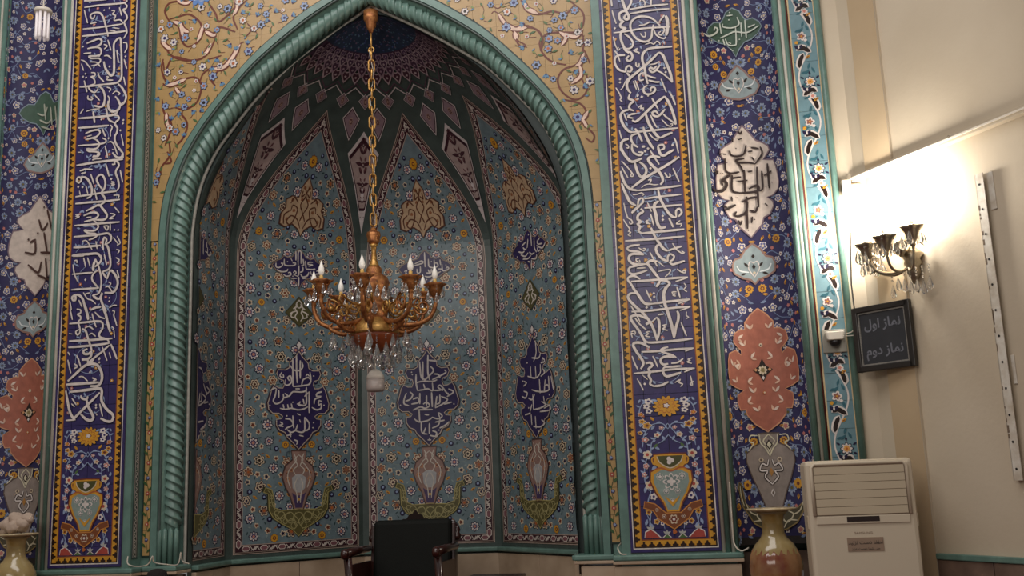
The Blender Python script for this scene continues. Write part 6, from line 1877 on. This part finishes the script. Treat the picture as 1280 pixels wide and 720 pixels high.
def puff(r_, c, seed):
    bm = bmesh.new(); bmesh.ops.create_icosphere(bm, subdivisions=3, radius=r_); rn = random.Random(seed); dirs = [Vector((rn.gauss(0, 1), rn.gauss(0, 1), rn.gauss(0, 1))).normalized() for _ in range(14)]
    for v in bm.verts:
        n = v.co.normalized(); v.co = n*r_*(.82+.30*max(0, max(n.dot(d) for d in dirs)-.72)/.28)+Vector(c)
    me = bpy.data.meshes.new('bloom'); bm.to_mesh(me); bm.free(); me.materials.append(m_cotton); me.polygons.foreach_set('use_smooth', [True]*len(me.polygons)); return link('bloom', me, t)
for i, (r_, c) in enumerate(((.050, (0, 0, .115)), (.045, (-.045, -.01, .085)), (.046, (.045, -.01, .09)), (.040, (.01, -.04, .075)), (.038, (-.02, .03, .08)), (.034, (.075, -.005, .115)), (.036, (-.065, .0, .06)))): puff(r_, c, i)
for a, b_ in ((-.03, 0), (.03, .01), (0, -.02)): MB().tube([(a*.3, b_*.3, -.10), (a*.7, b_, .0), (a, b_, .07)], .004, 6).build('stem', m_wood, t)

# ---------------------------------------------------------------- chair on a low platform
t = thing('platform', (.12, .30, 0), 'low dark wooden platform standing in the niche under the chair', 'platform')
MB().box(-.75, .75, -.42, .42, 0, .40).build('body', m_wood, t, bevel=.01); MB().box(-.77, .77, -.44, .44, .40, .43).build('top_board', m_wood, t, bevel=.008)
t = thing('armchair', (.135, .42, .43), 'dark wooden armchair with black-green padded back below the chandelier', 'chair')
Zc = -.43
m_seat = m_leather
def rbox(x0, x1, y0, y1, z0, z1, name, m, bv, mtx=None): return MB().box(x0, x1, y0, y1, z0, z1, mtx).build(name, m, t, bevel=bv)
tilt = Matrix.Translation((0, .05, .55)) @ Matrix.Rotation(R(-6), 4, 'X') @ Matrix.Translation((0, -.05, -.55))
bk = rbox(-.243, .243, .0, .075, .50, 1.092, 'backrest_pad', m_leather, .030, tilt); bk.modifiers['b'].segments = 4
rbox(-.262, -.238, .03, .09, -.0, 1.07, 'back_post', m_wood, .006, tilt); rbox(.238, .262, .03, .09, .0, 1.07, 'back_post', m_wood, .006, tilt)
for s in (-1, 1): MB().lathe([(.012, 0), (.022, .012), (.024, .03), (.014, .046), (.020, .060), (.010, .085), (.0, .095)], 12, mtx=tilt @ Matrix.Translation((s*.266, .065, .965 if s > 0 else .965))).build('finial', m_wood, t, smooth=True)
rbox(-.25, .25, .07, .10, 1.02, 1.085, 'crest_rail', m_wood, .008, tilt)
cr_ = MB().prism([(-.10, 1.075), (-.075, 1.10), (-.055, 1.098), (-.035, 1.125), (-.015, 1.13), (0, 1.152), (.015, 1.13), (.035, 1.125), (.055, 1.098), (.075, 1.10), (.10, 1.075)], .065, .10, tilt).build('carved_crest', mat('dark_carved_wood', '1c0d08', .7, spec=.2), t, bevel=.004)
for s in (-1, 1):
    MB().tube([(s*.27, .06, .93), (s*.268, -.15, .93), (s*.266, -.36, .925)], [.020, .024, .026], 10).build('armrest', m_wood, t, smooth=True)
    MB().lathe([(.0, -.02), (.026, -.018), (.032, 0), (.026, .018), (.0, .02)], 14, mtx=Matrix.Translation((s*.266, -.365, .922)) @ Matrix.Rotation(R(90), 4, 'Y')).build('arm_scroll', m_wood, t, smooth=True)
    MB().tube([(s*.262, -.30, .45), (s*.262, -.27, .62), (s*.264, -.33, .90)], [.026, .022, .024], 10).build('arm_post', m_wood, t, smooth=True)
    rbox(s*.25-.025, s*.25+.025, -.34, -.29, 0, .42, 'leg', m_wood, .006); rbox(s*.25-.022, s*.25+.022, .03, .08, 0, .42, 'leg', m_wood, .006)
    MB().box(s*.258-.008, s*.258+.008, -.29, .04, .52, .86).build('side_panel', m_wood, t)
rbox(-.27, .27, -.34, .08, .38, .44, 'seat_frame', m_wood, .008); rbox(-.235, .235, -.35, .04, .44, .52, 'seat_cushion', m_leather, .025)

# side table and microphone at the lower edge
t = thing('side_table', (.66, .34, .43), 'dark wooden table edge showing right of the chair at bottom', 'table')
MB().box(-.16, .16, -.14, .14, .735, .765).build('table_top', m_wood, t, bevel=.006)
for x in (-.13, .13):
    for y in (-.11, .11): MB().box(x-.014, x+.014, y-.014, y+.014, 0, .736).build('leg', m_wood, t)
t = thing('microphone_stand', (-1.136, -.20, 0), 'black microphone stand whose rounded top shows at the bottom left', 'microphone')
MB().lathe([(.13, 0), (.13, .02), (.02, .035), (.012, .06)], 20).build('base', m_dark, t, smooth=True); MB().lathe([(.009, .05), (.009, 1.18)], 10).build('pole', m_dark, t, smooth=True)
MB().lathe([(.014, 1.17), (.018, 1.21), (.050, 1.235), (.060, 1.265), (.052, 1.30), (.028, 1.316), (.0, 1.32)], 18).build('foam_head', mat('black_foam', '1a1412', .9, bump=.4, bscale=150), t, smooth=True)

# loose white cable lying along the ledges
t = thing('cable', (-1.40, .03, 1.32), 'thin white cable lying loosely along the left ledge', 'cable')
MB().tube(curve3([(-.03, -.045, .06), (-.02, -.06, .02), (.03, -.065, .004), (.08, -.02, .008), (.10, .0, .055), (.105, .01, .02), (.16, .05, .003), (.25, .02, .004), (.262, .03, .07), (.268, .04, .02), (.30, .06, .003)], 5), .0035, 6).build('wire', m_wpaint, t)
t = thing('cable', (1.43, .0, 1.32), 'thin white cable looped at the foot of the right pier', 'cable')
MB().tube(curve3([(.585, -.012, .35), (.582, -.016, .08), (.590, -.03, .025), (.615, -.05, .002), (.64, -.04, .006), (.655, .0, .012)], 6), .004, 6).build('wire', m_wpaint, t); MB().tube(curve3([(-.01, .09, .05), (-.02, .0, .03), (.0, -.055, .003), (.03, -.06, .0)], 5), .0035, 6).build('wire', m_wpaint, t)
